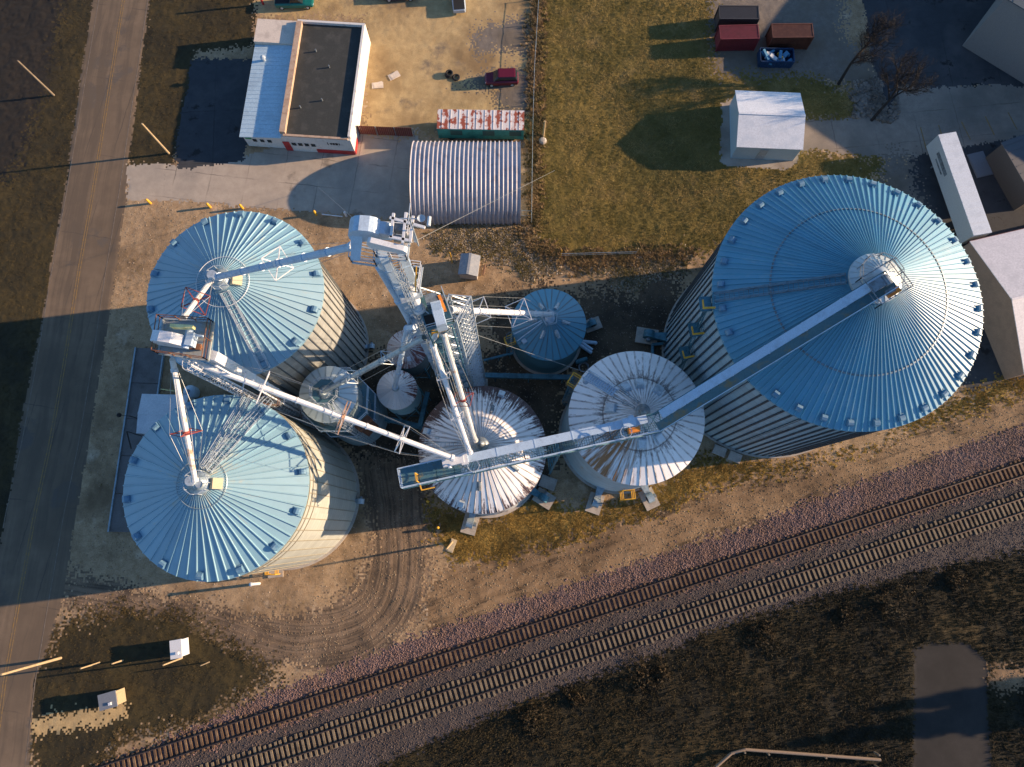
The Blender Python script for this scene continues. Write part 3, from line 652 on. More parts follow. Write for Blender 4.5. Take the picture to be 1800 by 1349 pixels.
# two conduits down the wall toward the camera side
for a in (214, 216.5, 219.5, 245, 247.5):
    e = V((cos(R_(a)), sin(R_(a)), 0)); offBG(MB().tube(e*(BGR+.22)+V((0, 0, .3)), e*(BGR+.22)+V((0, 0, 20.6)), .045, n=6)).build('conduit', 'galv', BG)

# small blue bin
BLUE = (.16,.31,.38)
roofL = roof_mat('blue_bin_roof', (.06, .27, .40), 30, 4.1, .05, 0., .55, ior=1.8, worn=(.30, .19, .10), wlo=.66, whi=.8, rimk=-.15, af=8, rf=.25, seam=(.07, .13, .16))
wallL = wall_mat('blue_bin_wall', (.08, .20, .25), 10, .08, .1, .55, 1.1, bump=.1)
BLx, BLy, BLR, BLH = 4.11, 22.63, 4.02, 7.
nv = [('tube', R_(q), .42, 1.0, 'galv_light') for q in (118, 62, -8, -62, -115, 180)]
BL, zBL, offBL = grain_bin('grain_bin', 'small blue grain bin with six stub vents, right of the lattice tower', 'grain bin', BLx, BLy, BLR, BLH, 30, 30, roofL, wallL, 0, vents=nv, rcap=.45, rib_h=.05, rib_w=.03, capm='pale_blue')
m = MB()
for k in range(5):
    a = 2*pi*k/5+.5; a2 = a+2*pi/5; e, e2 = V((cos(a), sin(a), 0)), V((cos(a2), sin(a2), 0)); z = zBL(.9)
    m.beam(e*.9+V((0, 0, z)), e*.9+V((0, 0, z+.8)), .06)
    for h in (.4, .8): m.beam(e*.9+V((0, 0, z+h)), e2*.9+V((0, 0, z+h)), .06)
offBL(m).build('peak_railing', 'galv_light', BL)
m = MB()
for da in (-6, 6):
    e0 = V((cos(R_(204+da*.2)), sin(R_(204+da*.2)), 0)); e1 = V((cos(R_(204+da)), sin(R_(204+da)), 0))
    m.tube(e1*.95+V((0, 0, zBL(.95)+.5)), e1*4.1+V((0, 0, zBL(4.1)+.35)), .06, n=6)
    for r in (1.2, 2.6, 3.9): m.beam(e1*r+V((0, 0, zBL(r))), e1*r+V((0, 0, zBL(r)+.42)), .04)
offBL(m).build('roof_handrail', 'pale_blue', BL)
m = ladder_mb(V((cos(R_(200))*(BLR+.25), sin(R_(200))*(BLR+.25), .3)), V((cos(R_(200))*(BLR+.25), sin(R_(200))*(BLR+.25), 8.)), .45, V((cos(R_(200)), sin(R_(200)), 0)), .35, 0, True)
offBL(m).build('caged_ladder', 'teal_steel', BL)
m = MB(); e = V((cos(R_(203)), sin(R_(203)), 0)); s_ = V((-e.y, e.x, 0)); c = e*(BLR+.7)+V((0, 0, 6.3))
for a, b in (((-1, -1), (1, -1)), ((1, -1), (1, 1)), ((1, 1), (-1, 1)), ((-1, 1), (-1, -1))):
    for h in (0, .9): m.beam(c+e*.5*a[0]+s_*.45*a[1]+V((0, 0, h)), c+e*.5*b[0]+s_*.45*b[1]+V((0, 0, h)), .08)
    m.beam(c+e*.5*a[0]+s_*.45*a[1], c+e*.5*a[0]+s_*.45*a[1]+V((0, 0, .9)), .08)
offBL(m).build('landing_gate', 'yellow', BL)
m = MB(); e = V((cos(R_(-55)), sin(R_(-55)), 0)); offBL(m.frame(e*3.1+V((0, 0, zBL(3.1)+.1)), e*.3, V((-e.y, e.x, 0))*.3, V((0, 0, .08))) if False else MB().box((-2.75, -2.1, zBL(3.46)+.1), .5, .5, .22, .6)).build('roof_hatch', 'galv_light', BL)

# white painted bin in the middle, worn to dark red at the rim
roofC = roof_mat('worn_white_roof', (.82, .82, .82), 52, 6.15, .08, .05, .5, worn=(.055, .028, .03), wlo=.60, whi=.71, rimk=.75, dirang=98, dirk=.055, af=22., rf=.42,
    worn2=(.2, .17, .15), w2lo=.64, w2hi=.74, seam=(.16, .13, .12))
wallC = wall_mat('worn_white_wall', (.50, .52, .53), 16, .08, .05, .6, 1., worn=(.12, .06, .05), wlo=.56, whi=.66, bump=.1)
WCx, WCy, WCR, WCH = -2.87, 7.88, 6.05, 14.
nv = [('box', R_(q), .93, .8, 'galv_light') for q in (163, 71, -4, -110)]+[('tube', R_(q), .6, .9, 'machine') for q in (75, -33, -93)]+[('tube', R_(168), .72, .45, 'galv_light')]
WC, zWC, offWC = grain_bin('grain_bin', 'white grain bin worn to dark red streaks round its rim', 'grain bin', WCx, WCy, WCR, WCH, 30, 52, roofC, wallC, 0, vents=nv, rcap=.6, rib_h=.05, rib_w=.045, capm='machine')
roof_ladder(WC, zWC, offWC, R_(178), 1.3, 5.9, 'galv', .55, 0, 30, .45)
# white painted bin with a stepped roof, orange rust
roofE = roof_mat('rusty_white_roof', (.84, .84, .84), 48, 6.75, .06, .05, .5, worn=(.2, .185, .185), wlo=.61, whi=.78, ring_wear_shade=.55, af=16., rf=.9,
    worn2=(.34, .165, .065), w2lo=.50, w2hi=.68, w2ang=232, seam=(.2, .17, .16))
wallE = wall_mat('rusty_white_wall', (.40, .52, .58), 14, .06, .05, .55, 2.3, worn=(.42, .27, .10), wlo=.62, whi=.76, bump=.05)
WEx, WEy, WER, WEH = 12.40, 11.16, 6.6, 13.
nv = [('box', R_(q), .44, 1.15, 'galv_light') for q in (118, 90, 52, 170, -12, -55, -90, -130)]
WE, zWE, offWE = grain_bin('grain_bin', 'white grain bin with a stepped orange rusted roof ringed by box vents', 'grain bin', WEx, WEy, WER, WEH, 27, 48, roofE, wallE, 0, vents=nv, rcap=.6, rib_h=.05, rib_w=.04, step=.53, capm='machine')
e = V((cos(R_(140)), sin(R_(140)), 0)); up = V((0, 0, 1))
m = MB(); k = 13
for i in range(k):
    r = 6.4-i*.26; m.frame(e*r+up*(zWE(r)+.22), e*.1, V((-e.y, e.x, 0))*.38, up*.02)
for s_ in (-.42, .42):
    sv = V((-e.y, e.x, 0))*s_; m.beam(e*6.5+sv+up*(zWE(6.5)+.16), e*3.1+sv+up*(zWE(3.1)+.2), .06, .2)
    m.beam(e*6.5+sv+up*(zWE(6.5)+1.0), e*3.1+sv+up*(zWE(3.1)+1.0), .05)
    for r in (6.5, 5.3, 4.2, 3.1): m.beam(e*r+sv+up*zWE(r), e*r+sv+up*(zWE(r)+1.0), .05)
offWE(m).build('roof_stair', 'pale_blue', WE)
m = MB(); p2 = lambda r, da, h: V((r*cos(R_(140+da)), r*sin(R_(140+da)), zWE(r)+h))
for da in (-9, 9):
    m.beam(p2(3.0, da, .3), p2(.9, da*2.4, .3), .05); m.beam(p2(3.0, da, 1.), p2(.9, da*2.4, 1.), .05)
    for r, q in ((3., 1), (2., 1.5), (.9, 2.4)): m.beam(p2(r, da*q, 0), p2(r, da*q, 1.), .05)
offWE(m).build('roof_handrail', 'machine', WE)
offWE(MB().lathe([(.33, 0), (.33, .12), (.28, .16), (.01, .22)], c=(-5.0, 3.55, zWE(hypot(5., 3.55))), n=20)).build('roof_hatch', 'galv_light', WE, True)
m = MB(); e = V((cos(R_(148)), sin(R_(148)), 0)); s_ = V((-e.y, e.x, 0)); c = e*(WER+.6)+V((0, 0, 12.))
for a, b in (((-1, -1), (1, -1)), ((1, -1), (1, 1)), ((1, 1), (-1, 1)), ((-1, 1), (-1, -1))):
    for h in (0, .9): m.beam(c+e*.45*a[0]+s_*.6*a[1]+up*h, c+e*.45*b[0]+s_*.6*b[1]+up*h, .09)
    m.beam(c+e*.45*a[0]+s_*.6*a[1], c+e*.45*a[0]+s_*.6*a[1]+up*.9, .09)
offWE(m).build('landing_gate', 'yellow', WE)
m = ladder_mb(e*(WER+.2)+up*.4, e*(WER+.2)+up*12.9, .45, e, .35, 0, True); offWE(m).build('caged_ladder', 'teal_steel', WE)
m = MB(); e = V((cos(R_(-85)), sin(R_(-85)), 0)); s_ = V((-e.y, e.x, 0)); c = e*(WER+.55)
for z in (1.2, 2.2, 3.2): 
    for a, b in (((-1, -1), (1, -1)), ((1, -1), (1, 1)), ((1, 1), (-1, 1)), ((-1, 1), (-1, -1))): m.beam(c+e*.5*a[0]+s_*.65*a[1]+up*z, c+e*.5*b[0]+s_*.65*b[1]+up*z, .09)
for sx in (-1, 1):
    for sy in (-1, 1): m.beam(c+e*.5*sx+s_*.65*sy, c+e*.5*sx+s_*.65*sy+up*3.2, .09)
offWE(m).build('ladder_guard', 'yellow', WE)

# two small hopper bins with red worn roofs
wr = dict(worn=(.12, .035, .03), af=7., rf=.5)
roofU = roof_mat('red_worn_roof_a', (.40, .42, .45), 22, 2.2, .15, .1, .55, wlo=.50, whi=.60, rimk=.1, dirang=-20, dirk=.08, **wr)
roofD = roof_mat('red_worn_roof_b', (.60, .63, .66), 24, 2.2, .1, .1, .55, wlo=.60, whi=.68, rimk=.15, dirang=20, dirk=.13, **wr)
wallU = wall_mat('hopper_wall_a', (.15, .19, .20), 8, .08, .2, .55, 1.2, bump=.1); wallD = wall_mat('hopper_wall_b', (.22, .40, .48), 8, .06, .1, .55, 1.2, bump=.05)
def hopper(label, x, y, R, H, zb, roofm, wallm, vents):
    t, zz, off = grain_bin('hopper_bin', label, 'hopper bin', x, y, R, H, 27, 24, roofm, wallm, 0, rcap=.3, rib_h=.04, rib_w=.03, zb=zb, vents=vents, base=False, over=.08)
    off(MB().lathe([(R, zb), (.3, zb-2.3), (.3, zb-2.6)], n=40)).build('cone', wallm, t, True)
    for k in range(6):
        a = 2*pi*k/6+.3; e = V((cos(a), sin(a), 0))
        off(MB().beam(e*(R+.09)+V((0, 0, .02)), e*(R+.09)+V((0, 0, zb+1.)), .16, .16)).build('leg', 'teal_steel', t)
    m = MB()
    for k in range(6):
        a, b = 2*pi*k/6+.3, 2*pi*(k+1)/6+.3; e, f = V((cos(a), sin(a), 0))*(R+.09), V((cos(b), sin(b), 0))*(R+.09)
        m.beam(e+V((0, 0, .4)), f+V((0, 0, zb-.3)), .07); m.beam(f+V((0, 0, .4)), e+V((0, 0, zb-.3)), .07)
    off(m).build('bracing', 'teal_steel', t); return t, zz, off
SU, zSU, offSU = hopper('small hopper bin with a mottled dark red roof behind the streaked hopper bin', -11.48, 19.49, 2.12, 8., 4., roofU, wallU, [('box', R_(-75), .6, .5, 'pale_blue')])
SL, zSL, offSL = hopper('small hopper bin with a white and red streaked roof fed by one white spout', -12.31, 14.85, 2.10, 8.5, 4.6, roofD, wallD, [('tube', R_(60), .75, .4, 'galv_light')])

# round tower dryer with octagonal walkways
DX, DY, DR, DH = -17.85, 13.06, 2.66, 15.
roofR = roof_mat('dryer_roof', (.48, .58, .62), 22, 2.7, .06, .25, .4, worn=(.3, .33, .34), wlo=.64, whi=.85, seam=(.2, .26, .29))
wallR = wall_mat('dryer_wall', (.24, .33, .37), 12, .12, .3, .5, 1.3, bump=.15)
DT, zDT, offDT = grain_bin('grain_dryer', 'round tower dryer with a pale conical roof and octagonal walkways', 'grain dryer', DX, DY, DR, DH, 24, 22, roofR, wallR, 22, .08, .06, rcap=.4, rib_h=.04, rib_w=.03, base=True, vents=[('hood', R_(-70), .75, .55, 'galv_light')])
def octwalk(off, t, r0, r1, z, mat, rm, n=8, a0=pi/8, gaps=(), nm='walkway'):
    m = MB(); P = [(r*cos(a0+2*pi*i/n), r*sin(a0+2*pi*i/n)) for r in (r0, r1) for i in range(n)]
    for i in range(n):
        j = (i+1) % n; q = [P[i], P[j], P[n+j], P[n+i]]
        m.prism([q[0], q[1], q[2], q[3]], z, z+.06)
    w_ = off(m).build(nm, mat, t); m = MB()
    for rr in (r1, r0) if r0 > .9 and nm == 'peak_walkway' else (r1,):
        for i in range(n):
            j = (i+1) % n; p, q = V((rr*cos(a0+2*pi*i/n), rr*sin(a0+2*pi*i/n), z)), V((rr*cos(a0+2*pi*j/n), rr*sin(a0+2*pi*j/n), z))
            if i in gaps: continue
            for h in (.5, 1.): m.beam(p+up*h, q+up*h, .05)
            m.beam(p, p+up, .06); m.beam(lerp(p, q, .5), lerp(p, q, .5)+up, .05)
    off(m).build('railing', rm, w_)
octwalk(offDT, DT, .75, 1.35, zDT(1.35)+.35, 'grating_bl', 'galv_light', nm='peak_walkway')
octwalk(offDT, DT, DR+.02, DR+.85, 11.6, 'grating_bl', 'pale_blue')
octwalk(offDT, DT, DR+.02, DR+.85, 7.6, 'grating_bl', 'pale_blue')
offDT(MB().lathe([(DR+.02, 5.6), (DR+.55, 5.2), (DR+.55, .3)], n=48)).build('burner_skirt', wallR, DT, True)
m = MB(); e = V((cos(R_(-40)), sin(R_(-40)), 0)); s_ = V((-e.y, e.x, 0))
m.frame(e*(DR+.55)+up*10., e*.4, s_*.9, up*.5)
for k in range(5): m.frame(e*(DR+.6)+up*(9.2-.7*k), e*.45, s_*.8, up*.04)
offDT(m).build('access_hatch', 'rail_rust', DT)
e = V((cos(R_(-62)), sin(R_(-62)), 0)); offDT(ladder_mb(e*(DR+.3)+up*.4, e*(DR+.3)+up*15.4, .5, e, .35, 0, True)).build('caged_ladder', 'galv_light', DT)
e = V((cos(R_(-62)), sin(R_(-62)), 0)); offDT(ladder_mb(e*1.3+up*(zDT(1.3)+.3), e*2.7+up*(zDT(2.7)+.3), .5, up, .3, .6)).build('roof_ladder', 'galv_light', DT)

# fans, slabs round the bins
def fan(label, px, py, tx, ty, duct_z=.9, s=1., pad=True, mat='galv'):
    p = G(px, py); c = V((tx, ty, 0)); d = (c-p); d.z = 0; d.normalize(); s_ = V((-d.y, d.x, 0))
    t = thing('aeration_fan', label, 'fan', (p.x, p.y, 0), 'aeration fans round the bins')
    if pad: MB().frame(p+up*.11-d*.1, d*1.15*s, s_*.85*s, up*.11).build('concrete_pad', 'conc', t)
    m = MB(); q = p+up*(.22+.62*s)
    m.tube(q-s_*.38*s, q+s_*.38*s, .58*s, n=18); m.frame(q+d*.35*s-up*.22*s, d*.35*s, s_*.3*s, up*.33*s); h = m.build('housing', mat, t)
    MB().tube(q-s_*.72*s, q-s_*.38*s, .24*s, n=12).build('motor', 'machine', h); MB().tube(q+s_*.385*s, q+s_*.40*s, .34*s, n=14).build('inlet', 'dark', h)
    far = p+d*3.2; L = 2.4*s
    m = MB(); a = p+d*.6*s+up*(.22+.4*s); b = p+d*(.6*s+L)+up*(duct_z)
    P = [a+s_*x*.3*s+up*z*.3*s for x, z in ((-1, -1), (1, -1), (1, 1), (-1, 1))]+[b+s_*x*.62*s+up*z*.4*s for x, z in ((-1, -1), (1, -1), (1, 1), (-1, 1))]
    m.add(P, [(0, 1, 5, 4), (1, 2, 6, 5), (2, 3, 7, 6), (3, 0, 4, 7), (3, 2, 1, 0), (4, 5, 6, 7)]); m.build('duct', mat, t)
    return t
fan('aeration fan on a pale slab at the lower edge of the red streaked white bin', 827, 920, WCx, WCy)
fan('aeration fan with a dark duct beside the bare concrete slab of the red streaked bin', 955, 876, WCx, WCy, mat='teal_steel')
fan('aeration fan left of the yellow ladder guard of the rusty stepped roof bin', 1046, 884, WEx, WEy)
fan('aeration fan right of the yellow ladder guard of the rusty stepped roof bin', 1140, 876, WEx, WEy)
fan('aeration fan on a slab at the shaded left foot of the largest bin', 1138, 592, BGx, BGy, mat='teal_steel', s=1.15)
fan('aeration fan beside the small blue bin on a tan slab', 1040, 572, BLx, BLy, mat='teal_steel', s=.9)
fan('pale aeration fan at the right foot of the smooth pale bin, by the dirt drive', 636, 882, SWx, SWy, s=.75, pad=False, mat='galv_light')
def slab(label, px, py, wd, dp, rot, h=.25, group='bare concrete slabs'):
    p = G(px, py); m = MB().box((p.x, p.y, h/2+.02), wd, dp, h, rot); m.box((p.x, p.y, h+.03), wd-.12, dp-.12, .03, rot)
    return tag(m.build('concrete_slab', 'conc', loc=(p.x, p.y, 0)), label, 'slab', group)
slab('bare concrete slab beside the red streaked white bin', 963, 849, 1.9, 1.4, -.35)
slab('left of two bare concrete slabs at the foot of the largest bin', 1264, 793, 1.5, 1.1, -.4)
slab('right of two bare concrete slabs at the foot of the largest bin', 1291, 804, 1.5, 1.1, -.4)
def pipes(name, label, cat, segs, r, mat, group=None):
    m = MB()
    for a, b in segs: m.tube(a, b, r, n=10)
    o = m.build(name, mat, loc=tuple(V((segs[0][0].x, segs[0][0].y, 0)))); return tag(o, label, cat, group)
pipes('auger_tube', 'short ribbed auger tube lying nearest the small blue bin', 'auger', [(G(1020, 600, .35), G(1047, 603, .35)), (G(1047, 603, .35), G(1047, 603, .2))], .22, 'pale_blue', 'loose tubes by the blue bin')
pipes('auger_tube', 'lower ribbed auger tube pointing away from the small blue bin', 'auger', [(G(1018, 606, .35), G(1040, 621, .35)), (G(1022, 602, .35), G(1041, 616, .35))], .22, 'pale_blue', 'loose tubes by the blue bin')
pipes('auger_tube', 'stubby blue tube above the coiled hose', 'auger', [(G(1012, 637, .35), G(1032, 631, .35))], .28, 'teal_steel', 'loose tubes by the blue bin')
p = G(1026, 646, .1); m = MB()
for k in range(3):
    r = .5+.06*k
    for i in range(24): m.tube(p+V((r*cos(2*pi*i/24), r*sin(2*pi*i/24), .05*k)), p+V((r*cos(2*pi*(i+1)/24), r*sin(2*pi*(i+1)/24), .05*k)), .04, n=6, cap=False)
tag(m.build('coiled_hose', 'machine', loc=(p.x, p.y, 0)), 'grey hose coiled on the dirt between the blue bin and the stepped roof bin', 'hose')
pipes('elbow_pipe', 'square bent pipe against the shaded foot of the largest bin', 'pipe', [(G(1147, 624, .5), G(1147, 606, .5)), (G(1147, 606, .5), G(1166, 604, .5))], .2, 'teal_steel')
fan('aeration fan at the right foot of the upper left bin, by the hopper bins', 655, 612, NWx, NWy, s=.7, pad=False)
p = G(456, 1026); tag(MB().tube(p+up*.02, p+V((.05, .1, 2.6)), .16, n=10).lathe([(.2, 2.6), (.22, 2.72), (.01, 2.8)], c=p+V((.05, .1, 0)), n=10).build('vent_post', 'white_steel', loc=tuple(p)), 'short white pipe post at the lower foot of the smooth pale bin', 'post')
p = G(485, 1004); t = thing('ladder_cage', 'yellow ladder guard on a tan slab at the lower foot of the smooth pale bin', 'ladder guard', tuple(p)); MB().box((p.x, p.y-.1, .1), 1.7, 1.2, .16, .1).build('base_slab', 'conc', t); m = MB()
for a in (-.55, .55):
    for b in (-.3, .3): m.beam(p+V((a, b, .19)), p+V((a, b, 1.9)), .08)
for z in (.9, 1.4, 1.9):
    for a, b, c_, d_ in ((-.55, -.3, .55, -.3), (.55, -.3, .55, .3), (.55, .3, -.55, .3), (-.55, .3, -.55, -.3)): m.beam(p+V((a, b, z)), p+V((c_, d_, z)), .08)
m.build('guard', 'yellow', t)

for (t_, zz_, off_) in ((NW, zNW, offNW), (SW, zSW, offSW)):
    m = MB(); m.tube((-.35, .1, zz_(.9)+.2), (-.35, .1, zz_(.9)+1.0), .42, n=14); m.tube((.3, -.15, zz_(.9)+.2), (.3, -.15, zz_(.9)+.75), .3, n=12); off_(m).build('inlet_box', 'galv_light', t_)
    m = MB(); m.extr([(-.5, 0), (.5, 0), (.5, .25), (-.3, .4)], (1.35, -.05, zz_(1.35)+.1), V((cos(R_(25)), 0, -sin(R_(25)))), V((sin(R_(25)), 0, cos(R_(25)))), V((0, 1, 0)), .9); off_(m).build('manhole_cover', pm('tan_cover', (.50, .42, .28), .6), t_)
    m = MB()
    for k in range(10):
        a = pi*2*k/10; m.beam((1.0*cos(a), 1.0*sin(a), zz_(1.0)), (1.0*cos(a), 1.0*sin(a), zz_(1.0)+.9), .05); b = pi*2*(k+1)/10; m.beam((1.0*cos(a), 1.0*sin(a), zz_(1.0)+.9), (1.0*cos(b), 1.0*sin(b), zz_(1.0)+.9), .05)
    off_(m).build('peak_railing', 'galv_light', t_)

# ================================================================ ELEVATORS, SPOUTS, CONVEYORS
def railing(m, P, h=1.05, closed=True, th=.05, mid=True, skip=()):
    n = len(P)
    for i in range(n if closed else n-1):
        if i in skip: continue
        a, b = V(P[i]), V(P[(i+1) % n]); k = max(1, round((b-a).length/1.3))
        for j in range(k+1): m.beam(lerp(a, b, j/k), lerp(a, b, j/k)+up*h, th)
        m.beam(a+up*h, b+up*h, th)
        if mid: m.beam(a+up*h*.52, b+up*h*.52, th*.9)
    return m
def grate(P, z, th=.06, bars=0):
    m = MB(); Q = [V((p[0], p[1], z)) for p in P]; m.prism([(p.x, p.y) for p in Q], z-th, z); return m
def spout(label, pts, r, mat, braces=(), group='grain spouts', cable=True, n=10):
    t = thing('grain_spout', label, 'spout', tuple(pts[-1]), group)
    m = MB()
    for a, b in zip(pts[:-1], pts[1:]): m.tube(a, b, r, n=n)
    for p in pts[1:-1]: m.lathe([(.01, -r*1.15), (r*.8, -r*.8), (r*1.15, 0), (r*.8, r*.8), (.01, r*1.15)], c=p, n=10)
    a, b = V(pts[-2]), V(pts[-1]); L = (b-a).length; d = (b-a)/L
    for k in range(1, int(L/3)): m.tube(a+d*k*3-d*.05, a+d*k*3+d*.05, r*1.22, n=n)
    m.tube(b-d*.25, b+d*.02, r*1.35, n=n); m.tube(a, a+d*.3, r*1.3, n=n)
    m.build('pipe', mat, t, False)
    u = d.cross(up).normalized(); v = u.cross(d).normalized(); ends = []
    for q, l, mt, rot in braces:
        c = a+d*L*q; U = u*cos(rot)+v*sin(rot); W = v*cos(rot)-u*sin(rot); S = [c+U*l, c+W*l, c-U*l, c-W*l]; m = MB()
        for s in S: m.beam(c, s, .07)
        for i in range(4): m.beam(S[i], S[(i+1) % 4], .055)
        m.tube(c-d*.12, c+d*.12, r*1.25, n=n)
        m.build('brace', mt, t); ends.append(S)
    if cable and ends:
        m = MB()
        for i in range(4):
            ch = [a+(ends[0][i]-(a+d*L*braces[0][0])).normalized()*r]+[S[i] for S in ends]+[b+(ends[-1][i]-(a+d*L*braces[-1][0])).normalized()*r]
            for p, q in zip(ch[:-1], ch[1:]): m.tube(p, q, .014, n=4, cap=False)
        m.build('tension_cable', 'cable', t)
    return t
def hood_profile(L, h): return [(-L/2, 0), (L/2, 0), (L/2, h*.55), (L*.22, h), (-L*.22, h*1.02), (-L*.42, h*.8), (-L/2, h*.45)]

# --- guyed lattice tower
LA, LC, LBc, LD = V((-3.15, 17.35, 0)), V((-4.75, 17.5, 0)), V((-4.2, 15.45, 0)), V((-5.55, 15.55, 0))
t = thing('lattice_tower', 'pale lattice steel tower with dense diagonal bracing, right of the elevator platforms', 'tower', ((LA+LD)/2).to_tuple())
LT = t; HT = 31.
legs = [LA, LC, LD, LBc]
for p in legs: MB().beam(p+up*.02, p+up*HT, .17, .17).build('leg', 'galv_light', t)
for i in range(4):
    a, b = legs[i], legs[(i+1) % 4]; m = MB(); k = 24
    for j in range(k+1):
        z = HT*j/k; m.beam(a+up*max(z, .1), b+up*max(z, .1), .085)
        if j < k: 
            z2 = HT*(j+1)/k; (m.beam(a+up*z, b+up*z2, .085) if (j+i) % 2 or i == 3 or i == 0 else m.beam(b+up*z, a+up*z2, .085))
            m.beam(lerp(a, b, .5)+up*z2, (a if j % 2 else b)+up*(z+z2)/2, .05)
    m.build('bracing', 'galv_light', t)
MB().box(((LA+LD)/2+up*.16).to_tuple(), 2.9, 2.9, .28).build('footing', 'conc', t)

# --- tall bucket elevator
CA, CB = V((-8.15, 17.1, 0)), V((-7.05, 17.45, 0))
t = thing('bucket_elevator', 'tallest bucket elevator with a pale blue head and a white belt guard', 'elevator', ((CA+CB)/2).to_tuple())
ex = (CB-CA).normalized(); ey = V((-ex.y, ex.x, 0))
for c in (CA, CB):
    m = MB(); m.frame(c+up*20, ex*.27, ey*.33, up*19.7)
    for k in range(13): m.frame(c+up*(1.5+3*k), ex*.31, ey*.37, up*.06)
    m.build('casing', 'pale_blue', t)
MB().frame((CA+CB)/2+up*1., ex*1.1, ey*.5, up*.95).build('boot', 'galv', t)
c0 = G(655, 407, 40.5); m = MB(); hx = (G(716, 414, 40.5)-G(620, 408, 40.5)).normalized(); hy = V((-hx.y, hx.x, 0))
m.extr([(-1.35, -.2), (.55, 0), (.55, 1.1), (.3, 1.4), (0, 1.52), (-.6, 1.55), (-.95, 1.42), (-1.25, 1.1), (-1.42, .7), (-1.45, .2)], c0-up*.4, hx, up, hy, 1.0)
m.extr([(.5, .1), (1.2, .1), (1.2, .8), (.9, 1.05), (.5, 1.1)], c0-up*.4, hx, up, hy, .8)
hd = m.build('head', 'pale_blue', t)
m = MB(); 
for a, b in (((618, 412), (600, 436)),): pass
m.add([c0+hx*a+hy*b+up*z for a, b, z in ((-1.25, -.45, .3), (-.5, -.45, .3), (-.5, .45, .3), (-1.25, .45, .3), (-1.5, -1.5, -1.3), (-.9, -1.5, -1.3), (-.9, -.9, -1.3), (-1.5, -.9, -1.3))], [(0, 1, 5, 4), (1, 2, 6, 5), (2, 3, 7, 6), (3, 0, 4, 7), (4, 5, 6, 7)])
m.build('discharge_hood', 'pale_blue', hd)
m = MB(); g0, g1 = G(655, 429, 41), G(711, 441, 41); gx = (g1-g0).normalized(); gy = V((-gx.y, gx.x, 0)); L = (g1-g0).length
pr = [(.5*cos(a)*.62, .5*sin(a)) for a in [pi/2+pi*k/10 for k in range(11)]]+[(L+.28*cos(a)*.7, .28*sin(a)) for a in [-pi/2+pi*k/10 for k in range(11)]]
m.extr(pr, (g0+g1)/2-gx*L/2+up*.1, gx, up, gy, .34); m.build('belt_guard', 'white_steel', t)
m = MB()
c1 = G(700, 409, 41); m.tube(c1-hx*.2-hy*.4, c1+hx*.75-hy*.4, .24, n=12); m.frame(c1+up*.0+hy*.25, hx*.4, hy*.22, up*.3)
m.build('motor', 'machine', t)
m = MB()
for a, b in ((c1-hx*.3-hy*.6, c1-hx*.3+hy*1.0), (c1+hx*.45-hy*.9, c1+hx*.45+hy*1.1), (c1-hx*.5+hy*.7, c1+hx*1.7+hy*.2), (c1-hx*.4-hy*.55, c1+hx*.8-hy*.7), (c1+hx*.9-hy*.8, c1+hx*.9+hy*.9)): m.beam(a+up*.5, b+up*.5, .16, .16)
for a in (c1-hx*.3, c1+hx*.45, c1+hx*.9): m.beam(a-up*1.2, a+up*.5, .14)
m.build('hoist_frame', 'white_steel', t)
def pxpoly(px, z): return [G(a, b, z) for a, b in px]
Pp = pxpoly([(664, 402), (722, 406), (716, 458), (662, 452)], 39.3)
m = MB()
for i in range(4): m.beam(Pp[i], Pp[(i+1) % 4], .12, .16)
for k in range(1, 6): m.beam(lerp(Pp[0], Pp[3], k/6), lerp(Pp[1], Pp[2], k/6), .05, .08)
pl = m.build('platform', 'galv_light', t); railing(MB(), Pp).build('railing', 'white_steel', pl)
Pq = pxpoly([(624, 432), (664, 440), (662, 468), (619, 462)], 38.2)
m = MB()
for i in range(4): m.beam(Pq[i], Pq[(i+1) % 4], .1, .14)
for k in range(1, 4): m.beam(lerp(Pq[0], Pq[3], k/4), lerp(Pq[1], Pq[2], k/4), .05, .06)
pl = m.build('platform', 'galv_light', t); railing(MB(), Pq).build('railing', 'white_steel', pl)
Pr = pxpoly([(725, 468), (743, 470), (737, 514), (721, 512)], 34.0)
m = MB()
for i in range(4): m.beam(Pr[i], Pr[(i+1) % 4], .1, .14)
for k in range(1, 4): m.beam(lerp(Pr[0], Pr[3], k/4), lerp(Pr[1], Pr[2], k/4), .05, .06)
m.beam(Pr[3], CB+up*34, .12); m.beam(Pr[0], CB+up*33.6, .12)
pl = m.build('platform', 'galv_light', t); railing(MB(), Pr).build('railing', 'white_steel', pl)
ladder_mb(G(730, 508, 34), G(732, 476, 38.8), .5, (1, 0, .2), .35).build('platform_ladder', 'yellow', t)
lc = (CA+CB)/2-ey*.55
ladder_mb(lc+up*.4, lc+up*39.3, .45, -ey, .4, 0, True).build('caged_ladder', 'galv_light', t)
for k in range(1, 7):
    z = 5.5*k; m = MB()
    for c in (CA, CB): m.beam(c+up*z, (LC if c is CB else LD)+up*min(z, 30.5), .09)
    m.beam(CA+up*z, CB+up*z, .1); m.beam(CA+ey*.4+up*z, CB-ey*.4+up*(z+1.5), .06); m.frame((CA+CB)/2+up*z-ey*.5, ex*.7, ey*.5, up*.03)
    m.build('tie_frame', 'galv_light', t)
m = MB(); a = G(724, 396, 42.2); m.beam(a-up*3, a+up*1.5, .08); m.beam(a-hx*.6+up*.8, a+hx*.6+up*.9, .05); m.beam(a-hy*.5+up*1.2, a+hy*.8+up*1.2, .06); m.lathe([(.01, 0), (.22, .06), (.24, .12)], c=(a+hx*.7+up*.9), n=12); m.tube(a+hx*1., a+hx*1.0+hy*.6, .12, n=8)
m.build('antenna', 'galv_light', t)
